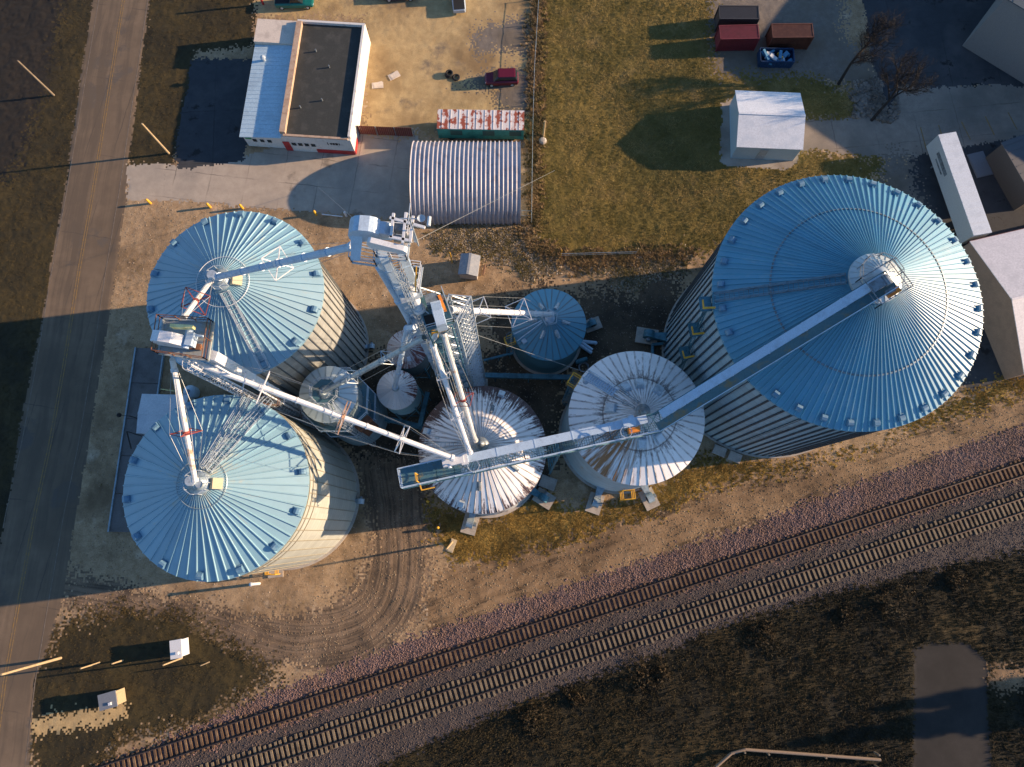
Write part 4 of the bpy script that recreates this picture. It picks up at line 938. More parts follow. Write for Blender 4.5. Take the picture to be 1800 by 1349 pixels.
# fat down pipe from the head to the second platform
spout('fat white elbowed pipe dropping from the tallest elevator to the platform below', [G(668, 455, 38.3), G(675, 466, 37.4), G(716, 498, 34), G(738, 545, 31.2)], .36, M['white_steel'], (), cable=False, n=14)
spout('pale grey pipe running straight down beside the tall elevator casings', [G(666, 470, 36.5), G(700, 528, 31), G(727, 578, 25.5)], .26, M['pale_blue'], (), cable=False)

# --- second elevator and platform
P2 = pxpoly([(733, 524), (778, 512), (798, 567), (750, 580)], 31.2); c2 = (P2[0]+P2[1]+P2[2]+P2[3])/4
fx = (P2[1]-P2[0]).normalized(); fy = V((-fx.y, fx.x, 0))
t = thing('bucket_elevator', 'second bucket elevator with an orange belt guard on a dark steel platform', 'elevator', (c2.x, c2.y, 0))
for s in (-.42, .42):
    m = MB(); c = V((c2.x-.55, c2.y-.1, 0))+fy*s*1.4; m.frame(c+up*15.6, fx*.27, fy*.22, up*15.3)
    for k in range(10): m.frame(c+up*(1.5+3*k), fx*.31, fy*.26, up*.06)
    m.build('casing', 'teal_steel', t)
m = grate(P2, 31.2, .07)
for i in range(4): m.beam(P2[i], P2[(i+1) % 4], .12, .22)
pl = m.build('platform', 'grating_bl', t)
m = MB(); railing(m, [P2[1], P2[2], P2[3]], closed=False); railing(m, [P2[0], lerp(P2[0], P2[1], .4)], closed=False, th=.04); m.build('railing', 'galv_light', pl)
m = MB(); q = G(772, 556, 31.9); m.frame(q, fx*.38, fy*1.0, up*.55); m.frame(q+fy*.2+up*.2, fx*.42, fy*.12, up*.5); m.extr([(-.9, 0), (.9, 0), (.9, .25), (.2, .6), (-.9, .5)], q+up*.5-fy*.1, fy, up, fx, .7)
hd = m.build('head', 'pale_blue', t)
m = MB(); q = G(759, 528, 31.9); m.frame(q, fx*.45, fy*.42, up*.35); m.tube(q+fx*.2, q+fx*.9, .22, n=10); m.build('motor', 'machine', t)
m = MB(); a, b = G(772, 521, 32), G(783, 547, 32); m.extr([(0, -.25), ((b-a).length, -.15), ((b-a).length, .2), (0, .3)], a, (b-a).normalized(), up, fx, .22); m.build('belt_guard', 'orange', t)
m = MB(); q = G(754, 564, 31.24); m.frame(q, fx*.42, fy*.45, up*.03); m.build('floor_hatch', 'dark', t)
P3 = pxpoly([(766, 585), (794, 580), (797, 603), (772, 610)], 24.5); m = grate(P3, 24.5); pl = m.build('platform', 'grating_bl', t); railing(MB(), P3).build('railing', 'galv_light', pl)
ladder_mb(G(766, 600, 24.5), G(764, 581, 31), .5, (0, -1, .1), .35).build('platform_ladder', 'yellow', t)
for zz_ in (18., 12., 6.):
    P4 = [V((c2.x, c2.y, zz_))+fx*a+fy*b for a, b in ((-.9, -1.5), (.9, -1.5), (.9, 1.1), (-.9, 1.1))]
    m = MB()
    for i in range(4): m.beam(P4[i], P4[(i+1) % 4], .1, .14)
    for k in range(1, 5): m.beam(lerp(P4[0], P4[3], k/5), lerp(P4[1], P4[2], k/5), .05, .06)
    m.beam(P4[1], LD+up*zz_, .1); pl = m.build('platform', 'teal_steel', t); railing(MB(), P4).build('railing', 'galv', pl)
m = MB(); cc = V((c2.x, c2.y, 0))
for a, b in ((-.9, -1.5), (.9, -1.5), (.9, 1.1), (-.9, 1.1)): m.beam(cc+fx*a+fy*b+up*.02, cc+fx*a+fy*b+up*31.1, .12)
for k in range(10):
    for (a, b), (c, d) in (((-.9, -1.5), (.9, -1.5)), ((-.9, 1.1), (-.9, -1.5))):
        m.beam(cc+fx*a+fy*b+up*(3.1*k+.1), cc+fx*c+fy*d+up*(3.1*k+3.1), .06); m.beam(cc+fx*a+fy*b+up*(3.1*k+3.1), cc+fx*c+fy*d+up*(3.1*k+3.1), .06)
m.build('support_frame', 'teal_steel', t)

# --- west elevator
PW = pxpoly([(288, 561), (376, 567), (366, 634), (279, 622)], 30.6); cw = (PW[0]+PW[1]+PW[2]+PW[3])/4
t = thing('bucket_elevator', 'bucket elevator with a white head, pale yellow belt guard and rust brown railing', 'elevator', (-23.4, 13.05, 0))
wx = (PW[1]-PW[0]).normalized(); wy = V((-wx.y, wx.x, 0))
for s in (0, 1):
    m = MB(); c = V((-23.5+s*.95, 13.25-.25*s, 0)); m.frame(c+up*15.2, V((.96, -.26, 0))*.30, V((.26, .96, 0))*.36, up*15.)
    for k in range(10): m.frame(c+up*(1.5+3*k), V((.96, -.26, 0))*.34, V((.26, .96, 0))*.40, up*.05)
    m.build('casing', 'white_steel', t)
m = grate(PW, 30.6, .07)
for i in range(4): m.beam(PW[i], PW[(i+1) % 4], .12, .2)
pl = m.build('platform', 'grating', t); m = MB(); railing(m, PW, 1.1, th=.055, mid=True); m.build('railing', 'rail_rust', pl)
m = MB(); a, b = G(271, 592, 31.6), G(320, 599, 31.6); d = (b-a).normalized(); L = (b-a).length; s_ = V((-d.y, d.x, 0))
m.extr([(0, -.9), (L, -.9), (L+.1, .1), (L*.72, .55), (L*.3, .6), (0, .4), (-.15, -.2)], a, d, up, s_, .82); hd = m.build('head', 'white_steel', t)
m = MB(); q = G(331, 590, 31.4); m.tube(q-s_*1.0, q+s_*.7, .26, n=12); m.tube(q+d*.35-s_*.8, q+d*.35+s_*.2, .2, n=10); m.frame(q+d*.3-s_*.3, d*.25, s_*.5, up*.4); m.tube(q+d*.2+s_*.1, q+d*1.1+s_*.1, .09, n=8); m.build('motor', 'pale_blue', t)
m = MB(); a, b = G(302, 574, 32.2), G(341, 576, 32.2); m.extr([(0, -.35), ((b-a).length, -.25), ((b-a).length, .25), (0, .3)], a, (b-a).normalized(), up, V((-(b-a).normalized().y, (b-a).normalized().x, 0)), .24); m.build('belt_guard', 'paleyel', t)
m = MB(); q = G(343, 610, 30.75); m.tube(q-wx*.5, q+wx*.5, .1, n=8); m.frame(q, wx*.45, wy*.22, up*.12); m.build('drive_chain', 'rail_rust', t)
lw = V((-24.15, 12.55, 0)); lu = V((-.3, -.95, 0))
ladder_mb(lw+up*16, lw+up*30.5, .6, lu, .35, 0, True).build('caged_ladder', 'white_steel', t)
ladder_mb(lw+up*.4+V((1.2, 0, 0)), lw+up*16+V((1.2, 0, 0)), .55, lu, .35, 0, True).build('caged_ladder', 'white_steel', t)
m = MB()
for z in (16., 9.):
    P4 = [V((-24.6, 12.75, z)), V((-21.9, 12.3, z)), V((-22.05, 11.6, z)), V((-24.7, 12.0, z))]; g_ = grate(P4, z); 
    pl = g_.build('landing', 'grating', t); railing(MB(), P4).build('railing', 'rail_rust', pl)
m = MB()
for k in range(1, 6):
    z = 5*k
    m.beam(V((-24.1, 13.2, z)), V((-22., 12.9, z)), .1); m.beam(V((-24.1, 13.2, z)), V((-24.2, 12.3, z)), .1); m.beam(V((-22., 12.9, z)), V((-22.1, 12.1, z)), .1)
for c in ((-24.2, 12.3), (-22.1, 12.1)): m.beam(V((*c, .05)), V((*c, 30.5)), .13)
m.build('support_frame', 'white_steel', t)
MB().frame(V((-23.1, 13.1, 1.)), V((1.1, -.3, 0)), V((.15, .5, 0)), up*.95).build('boot', 'galv', t)

# --- spouts
def toward(p, q, z=None): return G(*p, z) if z else None
q_ = lambda r, mt, rot=0., l=1.2, : None
spout('pale blue spout from the tallest elevator down to the upper left bin peak', [G(622, 433, 37.8), G(384, 487, 25.3)], .27, M['pale_blue'], [(.50, 1.35, M['white_steel'], .15)])
spout('short rust stained spout with a red brace beside the rust brown railing', [G(322, 560, 29.9), G(371, 493, 25.3)], .2, M['rust_pipe'], [(.42, 1.35, M['red_oxide'], .3)])
spout('grey spout with a red brace ending on the smooth pale bin peak', [G(303, 632, 29.5), G(306, 648, 28.7), G(343, 846, 24.9)], .22, M['rust_pipe'], [(.56, 1.25, M['red_oxide'], .1)])
spout('long white spout from the third elevator to the lower end of the conveyor', [G(316, 633, 29.5), G(322, 630, 29.0), G(797, 806, 20.4)], .23, M['white_steel'], [(.27, 1.9, M['white_steel'], .75), (.56, 2.0, pm('orange_rust_angle', (.42, .24, .14), .7, 0, (.5, .5, .5), 2.), .7), (.79, 1.7, M['white_steel'], .72)])
spout('white spout with two star braces from the second elevator to the conveyor', [G(769, 579, 29.6), G(760, 604, 27.2), G(826, 797, 20.0)], .22, M['white_steel'], [(.28, .75, M['white_steel'], .6), (.64, .75, M['white_steel'], .6)])
spout('rust speckled spout with a red brace ending on the red streaked bin peak', [G(779, 584, 29.6), G(835, 775, 18.6)], .22, M['rust_pipe'], [(.58, 1.1, M['red_oxide'], .4)])
spout('bright white spout from the lattice tower to the blue bin peak', [G(790, 545, 30.2), G(969, 553, 10.6)], .26, M['white_steel'], [(.22, 1.3, M['white_steel'], .5), (.60, 1.5, M['white_steel'], .5)])
spout('grey blue spout with star braces from the tower to the dryer peak', [G(746, 594, 27.5), G(567, 690, 16.9)], .23, M['galv'], [(.33, .8, M['galv_light'], .75), (.68, .85, M['galv_light'], .75)])
spout('short pale spout ending on the white and red streaked hopper bin', [G(730, 575, 28.), G(716, 577, 27.), G(694, 681, 10.2)], .24, M['pale_blue'], (), cable=False)
spout('short pale spout ending on the mottled dark red hopper bin', [G(727, 580, 27.), G(713, 608, 9.6)], .22, M['pale_blue'], (), cable=False)

# --- drag conveyors
def conveyor(label, p, q, wt, off_w, ww, mat_top, ends, open_=False):
    p, q = V(p), V(q); d = (q-p); L = d.length; d = d/L; s = d.cross(up).normalized(); n = s.cross(d).normalized()
    t = thing('drag_conveyor', label, 'conveyor', (p.x, p.y, p.z))
    a, b = ends; m = MB()
    m.frame(p+d*(a+b)/2+n*.35, d*(b-a)/2, s*wt/2, n*.32); m.frame(p+d*(a+b)/2+n*.70, d*(b-a)/2, s*(wt/2+.07), n*.03)
    k = int((b-a)/3)
    for i in range(1, k): m.frame(p+d*(a+i*(b-a)/k)+n*.37, d*.04, s*(wt/2+.1), n*.38)
    tr = m.build('trough', mat_top, t)
    c = p+s*off_w; m = MB()
    if open_:
        for i in range(int((L-5.4)/.22)): m.beam(c+d*(5.5+.22*i)-s*ww/2-n*.05, c+d*(5.5+.22*i)+s*ww/2-n*.05, .035, .03)
        for i in range(5): m.beam(c+d*5.4+s*ww*(i/4-.5)-n*.07, c+d*L+s*ww*(i/4-.5)-n*.07, .03)
    else: m.frame(c+d*L/2-n*.05, d*L/2, s*ww/2, n*.02)
    wk = m.build('walkway', M['grating_bl'], t)
    m = MB(); rs = [(ww/2, 1), (-wt*.5-off_w-.12, 0)]
    e0, e1 = c+s*ww/2, c-s*(off_w+wt/2+.12)
    for e in (e0, e1):
        m.beam(e-n*.1, e+d*L-n*.1, .09, .16, n); 
        m.beam(e-n*1.0, e+d*L-n*1.0, .09, .12, n)
        k = max(2, int(L/1.5))
        for i in range(k+1):
            m.beam(e+d*L*i/k-n*.1, e+d*L*i/k-n*1.0, .06)
            if i < k: m.beam(e+d*L*i/k-n*(.1 if i % 2 else 1.), e+d*L*(i+1)/k-n*(1. if i % 2 else .1), .06)
    for i in range(k+1):
        m.beam(e0+d*L*i/k-n*.1, e1+d*L*i/k-n*.1, .07, .1); 
        if i < k: m.beam(e0+d*L*(i+(i % 2))/k-n*1., e1+d*L*(i+1-(i % 2))/k-n*1., .05)
    m.build('truss', 'teal_steel', t)
    m = MB(); e = e0
    k = max(2, int(L/1.5))
    for i in range(k+1): m.beam(e+d*L*i/k, e+d*L*i/k+n*1.05, .05)
    m.beam(e+n*1.05, e+d*L+n*1.05, .07); m.beam(e+n*.55, e+d*L+n*.55, .05); m.beam(e0+n*.05, e0+d*L+n*.05, .03, .2, n)
    m.build('railing', 'pale_blue' if mat_top != 'x' else 'galv', t)
    return t, p, q, d, s, n, L
C1 = conveyor('level conveyor with a blue green walkway crossing the two white bins', G(703, 834, 18.9), G(1160, 733, 18.9), .62, .85, .85, M['pale_blue'], (5.4, 22.6), True)
t, p, q, d, s, n, L = C1
m = MB(); m.beam(p-s*.4+d*.02, p+s*1.25+d*.02, .1, .1); railing(m, [p-s*.42, p+s*1.27], closed=False); m.beam(p-s*.42+n*1.05, p-s*.42+d*5.4+n*1.05, .06); m.beam(p-s*.42+n*.55, p-s*.42+d*5.4+n*.55, .05)
for k in range(5): m.beam(p-s*.42+d*1.3*k, p-s*.42+d*1.3*k+n*1.05, .05)
m.build('end_railing', 'pale_blue', t)
m = MB(); m.frame(p+d*2.7+s*.42-n*.07, d*2.7, s*.82, n*.02); m.build('end_deck', 'grating_bl', t)
m = MB(); g = p+d*1.55+s*.75
for a in (-.35, .35): m.beam(g+s*a, g+s*a+n*1.9, .08)
m.beam(g-s*.35+n*1.9, g+s*.35+n*1.9, .08); m.beam(g-s*.35+n*1., g+s*.35+n*1., .06); m.beam(g+s*.35, g+s*1.0-n*.6, .1); m.beam(g+s*1.0-n*.6, g+s*1.0-n*.6+d*1.2, .1); m.build('ladder_gate', 'yellow', t)
m = MB(); c = p+d*4.9+n*.55; m.frame(c, d*.95, s*.34, n*.5); m.frame(c+d*1.0+n*.1, d*.3, s*.5, n*.3); m.tube(c-d*.4-s*.4, c-d*.4+s*.5, .18, n=10); tb = m.build('tail_box', 'white_steel', t)
for dd in (6.6, 20.3):
    m = MB(); c = p+d*dd+s*.85
    pr = None
    for k in range(17):
        x = c+d*.5*cos(2*pi*k/16)+s*.5*sin(2*pi*k/16)+n*1.7
        if pr is not None: m.beam(pr, x, .06)
        pr = x
    for a, b in ((1, 0), (-1, 0), (0, 1)): m.beam(c+d*.5*a+s*.5*b, c+d*.5*a+s*.5*b+n*1.7, .05)
    m.build('ladder_hoop', 'galv_light', t)
m = MB(); c = p+d*20.9+n*.6; m.frame(c, d*.55, s*.42, n*.45); m.tube(c+d*.35-s*.6, c+d*.35+s*.55, .27, n=12); m.build('drive_motor', 'pale_blue', t)
m = MB(); c = p+d*21.2+n*.6+s*.75; m.frame(c, d*.5, s*.22, n*.4); m.build('drive_guard', 'orange', t)
# trestle standing on the ground between the two white bins
m = MB(); b0 = G(966, 800, 18.9); b0.z = 0; b0.x = 4.15; b0.y = p.y+d.y*((4.15-p.x)/d.x)-.4
for a in (-.75, .75): m.beam(b0+s*a*1.5+up*.02, b0+s*a+up*17.9, .2, .2)
for k in range(5): m.beam(b0+s*.75*1.4+up*(3.4*k+.3), b0-s*.75*1.3+up*(3.4*k+3.5), .09); m.beam(b0+s*.75*1.3+up*(3.4*k+3.5), b0-s*.75*1.3+up*(3.4*k+3.5), .09)
m.build('trestle', 'teal_steel', t)
C2 = conveyor('long sloping conveyor with a pale cover climbing to the peak of the largest bin', G(1148, 738, 20.1), G(1562, 484, 28.0), .62, .80, .8, M['pale_blue'], (.9, 21.6))
t, p, q, d, s, n, L = C2
m = MB(); c = q-d*1.6+n*.55+s*.2
m.frame(c+d*.3, d*.5, s*.42, n*.5); m.frame(c+d*1.0+s*.1, d*.25, s*.3, n*.35); m.build('head_box', 'machine', t)
m = MB(); c = q-d*.5+s*.25+n*.7; m.tube(c-s*.45, c+s*.45, .3, n=14); m.frame(c-d*.3+s*.9, d*.35, s*.2, n*.3); m.build('drive_motor', 'machine', t)
MB().frame(q-d*.6+s*1.35+n*.5, d*.5, s*.25, n*.3).build('drive_guard', 'orange', t)
m = MB(); P = [q-d*2.3-s*.9+n*.05, q+d*.3-s*.9+n*.05, q+d*.3+s*1.7+n*.05, q-d*2.3+s*1.7+n*.05]; railing(m, P, 1.1, th=.06); m.build('head_railing', 'machine', t)
m = MB()
for f in (.30, .52, .74, .9):
    c = p+d*L*f; r = hypot(c.x-BGx, c.y-BGy)
    zb = zBG(r) if r < BGR else None
    if zb:
        for a in (-.42, 1.2): m.beam(c+s*a-n*1., V((c.x, c.y, 0))+s*a*.9+up*(zb+.02), .1)
m.build('roof_post', 'teal_steel', t)
m = MB(); e = p+d*9.2; m.box((0, 0, 0), .01, .01, .01) if False else None
# low transfer conveyor by the blue bin and ground-level augers
def beam_thing(name, label, cat, a, b, w, h, mat, z, group=None):
    p, q = G(*a, z), G(*b, z); m = MB(); m.beam(p, q, w, h); d = (q-p).normalized(); L = (q-p).length
    for k in range(1, int(L/2.5)+1): m.beam(p+d*2.5*k-d*.05, p+d*2.5*k+d*.05, w*1.15, h*1.2)
    s = V((-d.y, d.x, 0))*w*.4
    for k in (.12, .5, .88):
        for e in (-1, 1): m.beam(V((lerp(p, q, k)+s*e).xy.to_tuple()+(.03,)), lerp(p, q, k)+s*e-up*h*.4, .1)
    return tag(m.build(name, mat, loc=(p.x, p.y, 0)), label, cat, group)
beam_thing('ground_conveyor', 'blue green low conveyor running from the tower foot under the blue bin', 'conveyor', (851, 660), (1008, 664), .55, .5, 'teal_steel', 2.2)
beam_thing('ground_auger', 'thin auger tube from the tower foot to the shaded side of the blue bin', 'auger', (850, 634), (902, 621), .25, .25, 'teal_steel', 1.6)
beam_thing('ground_conveyor', 'blue green low conveyor at the foot of the streaked hopper bin', 'conveyor', (672, 735), (745, 752), .6, .5, 'teal_steel', 2.)
beam_thing('ground_conveyor', 'low blue green conveyor crossing from hopper bins to the red streaked bin', 'conveyor', (752, 690), (738, 750), .5, .5, 'teal_steel', 2.4)
# guy ropes from the lattice tower
for (px, py), z0, z1, lab in (((1215, 640), 29, 13.4, 'thin guy rope from the lattice tower over the blue bin to the stepped roof bin'), ((975, 300), 39.5, 2.5, 'thin guy rope from the tallest elevator over the ribbed hut'), ((560, 330), 39.5, 1., 'thin guy rope from the tallest elevator to the concrete apron')):
    a = (LBc if z0 == 29 else (CA+CB)/2)+up*z0; b = G(px, py, z1) if z0 != 29 else V((WEx-4.5, WEy+4.2, 13.6))
    if z0 != 29: b = G(px, py, z1)
    tag(MB().tube(a, b, .018, n=5).build('guy_rope', 'cable', loc=tuple(b)), lab, 'rope', 'guy ropes of the elevators')

# ================================================================ TOWN SIDE
def uv2(a): return V((a[0], a[1], 0))
def quad_axes(P):      # tidy rectangle from four surveyed corners (tl, tr, br, bl)
    c = (P[0]+P[1]+P[2]+P[3])/4; x = (P[1]-P[0]+P[2]-P[3]); y = (P[0]-P[3]+P[1]-P[2]); lx, ly = x.length/4, y.length/4
    x.z = y.z = 0; x.normalize(); y2 = V((-x.y, x.x, 0)); c.z = 0
    return c, x, y2, lx, ly
mat_wall_white = pm('white_block_wall', (.62, .62, .60), .7, 0, (.42, .41, .40), 1.2, .55, .7)
mat_cream = pm('cream_roof_membrane', (.62, .55, .47), .7, 0, (.48, .42, .36), .8, .5, .7)
mat_dark_roof = pm('dark_tar_roof', (.034, .038, .036), .85, 0, (.06, .062, .058), .7, .5, .7, bump=.3)
mat_blue_roof = pm('pale_blue_metal_roof', (.44, .59, .68), .45, .05, (.36, .48, .56), .6, .5, .7)
mat_tan = pm('tan_coping', (.46, .34, .25), .7, 0, (.32, .2, .13), 1.5)
mat_redpaint = pm('red_paint', (.42, .03, .035), .55, 0, (.26, .02, .02), 1.5)
# --- main shop building
c, x, y, lx, ly = quad_axes(pxpoly([(521, 38), (637, 45), (622, 248), (497, 240)], 3.2))
t = thing('shop_building', 'white shop building with a dark flat roof and a lower pale blue metal wing', 'building', c.to_tuple())
fr = lambda a, b, z: c+x*a+y*b+up*z
MB().frame(fr(0, 0, 1.6), x*lx, y*ly, up*1.6).build('wall', mat_wall_white, t)
rf = MB().frame(fr(0, 0, 3.16), x*(lx-.3), y*(ly-.3), up*.06).build('roof', mat_dark_roof, t)
m = MB()
m.frame(fr(0, ly-.16, 3.4), x*lx, y*.15, up*.22); m.frame(fr(lx-.16, 0, 3.4), x*.15, y*(ly-.32), up*.22); m.build('parapet', mat_wall_white, rf)
m = MB(); m.frame(fr(-lx+.3, 0, 3.45), x*.35, y*(ly-.32), up*.3); m.frame(fr(0, -ly+.16, 3.27), x*(lx-.33), y*.14, up*.1); m.build('coping', mat_tan, rf)
m = MB()
for a, b in ((.5, 1.8), (-1.5, 4.), (.2, -3.), (-2.4, -4.2)): m.tube(fr(a, b, 3.2), fr(a, b, 3.65), .09, n=8)
m.build('vent_pipe', 'machine', rf)
MB().frame(fr(1.9, -ly-.03, .4), x*(lx-1.95), y*.03, up*.38).build('skirting', mat_redpaint, t)
MB().frame(fr(lx+.03, -ly+1.0, .4), x*.03, y*1.0, up*.38).build('skirting', mat_redpaint, t)
for k in range(4):
    a = -lx+1.2+k*.82; w_ = MB().frame(fr(a, -ly-.02, 1.6), x*.27, y*.02, up*.3).build('window', 'glass', t)
MB().frame(fr(-lx+.25, -ly-.04, 1.05), x*.42, y*.04, up*1.0).build('door', mat_redpaint, t)
m = MB()
for a, wd, hh_ in ((1.3, .05, .26), (1.72, .14, .16), (2.05, .13, .2), (2.42, .16, .22), (2.76, .05, .22)): m.frame(fr(a, -ly-.015, 2.2), x*wd, y*.015, up*hh_)
m.build('sign_lettering', 'dark', t)
wl_, wr_ = -lx-5.4, -lx-.02
def wing(b0, b1, z0, z1, mat, nm):
    m = MB(); P = [fr(wl_, b0, z0), fr(wr_, b0, z1), fr(wr_, b1, z1), fr(wl_, b1, z0)]
    m.add(P+[p-up*.14 for p in P], [(0, 1, 2, 3), (7, 6, 5, 4), (0, 4, 5, 1), (1, 5, 6, 2), (2, 6, 7, 3), (3, 7, 4, 0)])
    if nm == 'metal_roof':
        for k in range(1, 22):
            b = b0+(b1-b0)*k/22; m.beam(fr(wl_, b, z0+.01), fr(wr_, b, z1+.01), .04, .03)
    return m.build(nm, mat, t)
MB().frame(fr((wl_+wr_)/2+.1, -.1, 1.28), x*(2.58), y*(ly-.35), up*1.27).build('wing_wall', mat_wall_white, t)
r_ = wing(-ly-.1, ly-3.4, 2.66, 2.98, mat_blue_roof, 'metal_roof')
MB().frame(fr((wl_+wr_)/2, ly-1.65, 1.6), x*2.68, y*1.72, up*1.6).build('rear_block', mat_cream, t)
MB().frame(fr((wl_+wr_)/2+1.5, ly+.4, 1.3), x*1.1, y*.35, up*.5).build('roof_unit', 'galv_light', t)
m = MB(); m.tube(fr(wl_+1.6, 2.6, 2.7), fr(wl_+1.6, 2.6, 3.3), .2, n=10); m.lathe([(.35, 0), (.3, .15), (.01, .3)], c=fr(wl_+1.6, 2.6, 3.3), n=12); m.build('vent_pipe', 'galv_light', r_)
for k in range(3): MB().frame(fr(wl_+1.5+k*.95, -ly+.22, 1.5), x*.25, y*.02, up*.28).build('window', 'glass', t)
MB().frame(fr(wl_+.8, -ly+.22, 1.9), x*.4, y*.02, up*.16).build('green_sign', pm('green_paint', (.05, .28, .1), .5), t)
# --- quonset hut
hx0, hx1 = G(726, 385, .6).x, G(915, 388, .6).x; y0, y1 = G(820, 394, 0).y, G(826, 247, 1.6).y
hc = V(((hx0+hx1)/2, (y0+y1)/2, 0)); HL, HW, HH = (hx1-hx0), (y1-y0), 4.2
t = thing('quonset_hut', 'ribbed round roofed steel hut with light corrugated bands', 'hut', hc.to_tuple())
m = MB(); NR, NS, NA = 25, 8, 30; P = []
for i in range(NR*NS+1):
    xx = -HL/2+HL*i/(NR*NS); ph = (i % NS)/NS; dr = .16*(max(0, cos(2*pi*ph))**.8)
    for j in range(NA+1):
        a = pi*j/NA; P.append(hc+V((xx, cos(a)*(HW/2+dr), sin(a)**.85*(HH+dr)+.02)))
W = NA+1
m.add(P, [(i*W+j, (i+1)*W+j, (i+1)*W+j+1, i*W+j+1) for i in range(NR*NS) for j in range(NA)])
m.build('shell', pm('hut_corrugated_steel', (.44, .43, .47), .5, .1, (.27, .23, .24), .9, .52, .75), t, True)
for s in (-1, 1):
    m = MB(); pts = [(cos(pi*j/NA)*(HW/2-.02), sin(pi*j/NA)**.85*(HH-.02)+.03) for j in range(NA+1)]
    o_ = hc+V((s*(HL/2-.12), 0, 0)); n = len(pts); m.add([o_+V((0, a, b)) for a, b in pts]+[o_+V((.06, a, b)) for a, b in pts], [tuple(range(n)), tuple(range(n, 2*n))[::-1]]); w_ = m.build('end_wall', 'galv', t)
    if s < 0: MB().frame(hc+V((-HL/2-.0, -1.9, 1.5)), V((.08, 0, 0)), V((0, 1.7, 0)), up*1.45).build('door', 'dark', w_)
m = MB()
for a, b in ((-.18, .9), (.19, 2.6), (.05, -2.)): m.frame(hc+V((HL*a, b, sqrt_ if False else HH*(max(.05, 1-(b/(HW/2))**2))**.5*.98+.12)), V((.1, 0, 0)), V((0, .9, -.9*b/(HW/2)*.7)), up*.03)
m.build('roof_patch', 'machine', t)
# --- rusty white topped storage trailer with blue green sides
c, x, y, lx, ly = quad_axes(pxpoly([(770, 193), (921, 195), (921, 229), (768, 226)], 2.6))
t = thing('storage_trailer', 'blue green storage trailer with a rust blotched white roof behind the ribbed hut', 'trailer', c.to_tuple())
fr = lambda a, b, z: c+x*a+y*b+up*z
TEAL = pm('blue_green_paint', (.04, .30, .26), .5, .1, (.02, .17, .15), 1.2)
MB().frame(fr(0, 0, 1.5), x*lx, y*ly, up*1.05).build('body', TEAL, t)
m = MB(); m.frame(fr(0, 0, 2.58), x*(lx+.03), y*(ly+.03), up*.04)
for k in range(10): m.frame(fr(-lx+.6+k*(2*lx-1.2)/9, 0, 2.64), x*.05, y*ly, up*.02)
k = NT('rust_blotched_white_roof'); n1 = k.noise(k.obj(), .9, 5, .7); n2 = k.noise(k.obj(), .35, 3)
m.build('roof', k.out(k.mix(k.ramp(k.math('ADD', k.math('ADD', n1, k.math('MULTIPLY', n2, .25)), k.math('MULTIPLY', k.ramp(k.math('ABSOLUTE', k.math('SUBTRACT', k.math('FRACT', k.math('DIVIDE', k.sep(k.obj())[0], 1.09)), .5)), .25, .5), .14)), .66, .72), (.66, .63, .62), (.30, .075, .04)), .6), t)
for a in (-2.9, 1.2, 4.6): MB().frame(fr(a-.2, -ly-.02, 1.75), x*.75, y*.02, up*.5).build('side_panel', pm('dark_panel', (.03, .1, .09), .5), t)
for a in (-lx+1.6, lx-1.6):
    for s in (-1, 1): MB().tube(fr(a, s*(ly-.3), .45), fr(a, s*(ly-.02), .45), .44, n=16).build('wheel', 'black', t)
# --- white shed
def gable(name, label, cat, P4, ze, zr, wmat, rmat, doors=(), over=.25, axis=0, zbase=0., ribs=0):
    c, x, y, lx, ly = quad_axes(P4)
    if axis: x, y, lx, ly = y, -x, ly, lx
    t = thing(name, label, cat, c.to_tuple()); fr = lambda a, b, z: c+x*a+y*b+up*z
    m = MB(); P = [fr(s*lx, b, z) for s in (-1, 1) for b, z in ((-ly, .02), (ly, .02), (ly, ze), (0, zr-.06), (-ly, ze))]
    m.add(P, [(0, 4, 3, 2, 1), (5, 6, 7, 8, 9), (0, 5, 9, 4), (1, 2, 7, 6), (0, 1, 6, 5)]); wl = m.build('wall', wmat, t)
    m = MB(); sl = (zr-ze)/ly
    for s in (-1, 1):
        e = [fr(-lx-over, s*(ly+over), ze-over*sl+.05), fr(lx+over, s*(ly+over), ze-over*sl+.05), fr(lx+over, 0, zr+.05), fr(-lx-over, 0, zr+.05)]
        if s > 0: e = e[::-1]
        m.add(e+[p-up*.1 for p in e], [(0, 1, 2, 3), (7, 6, 5, 4), (0, 4, 5, 1), (1, 5, 6, 2), (2, 6, 7, 3), (3, 7, 4, 0)])
        for k in range(ribs):
            a = -lx+2*lx*(k+.5)/ribs; m.beam(fr(a, s*(ly+over), ze-over*sl+.07), fr(a, 0, zr+.07), .04, .05)
    m.beam(fr(-lx-over, 0, zr+.07), fr(lx+over, 0, zr+.07), .3, .05)
    m.build('roof', rmat, t)
    for nm, mt, a, b, z, sa, sb, sz in doors:
        MB().frame(fr(a*lx, b*ly, z), x*sa, y*sb, up*sz).build(nm, mt, wl)
    return t, fr, lx, ly
wsp = pxpoly([(1285, 186), (1396, 190), (1386, 283), (1281, 278)], 0)
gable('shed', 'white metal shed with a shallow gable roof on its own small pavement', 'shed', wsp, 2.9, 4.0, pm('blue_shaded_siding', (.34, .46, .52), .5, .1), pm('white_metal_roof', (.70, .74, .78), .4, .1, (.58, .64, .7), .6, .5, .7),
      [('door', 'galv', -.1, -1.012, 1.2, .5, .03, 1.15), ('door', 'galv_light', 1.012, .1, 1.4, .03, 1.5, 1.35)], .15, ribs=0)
sp = pxpoly([(814, 456), (845, 461), (838, 492), (808, 490)], 0)
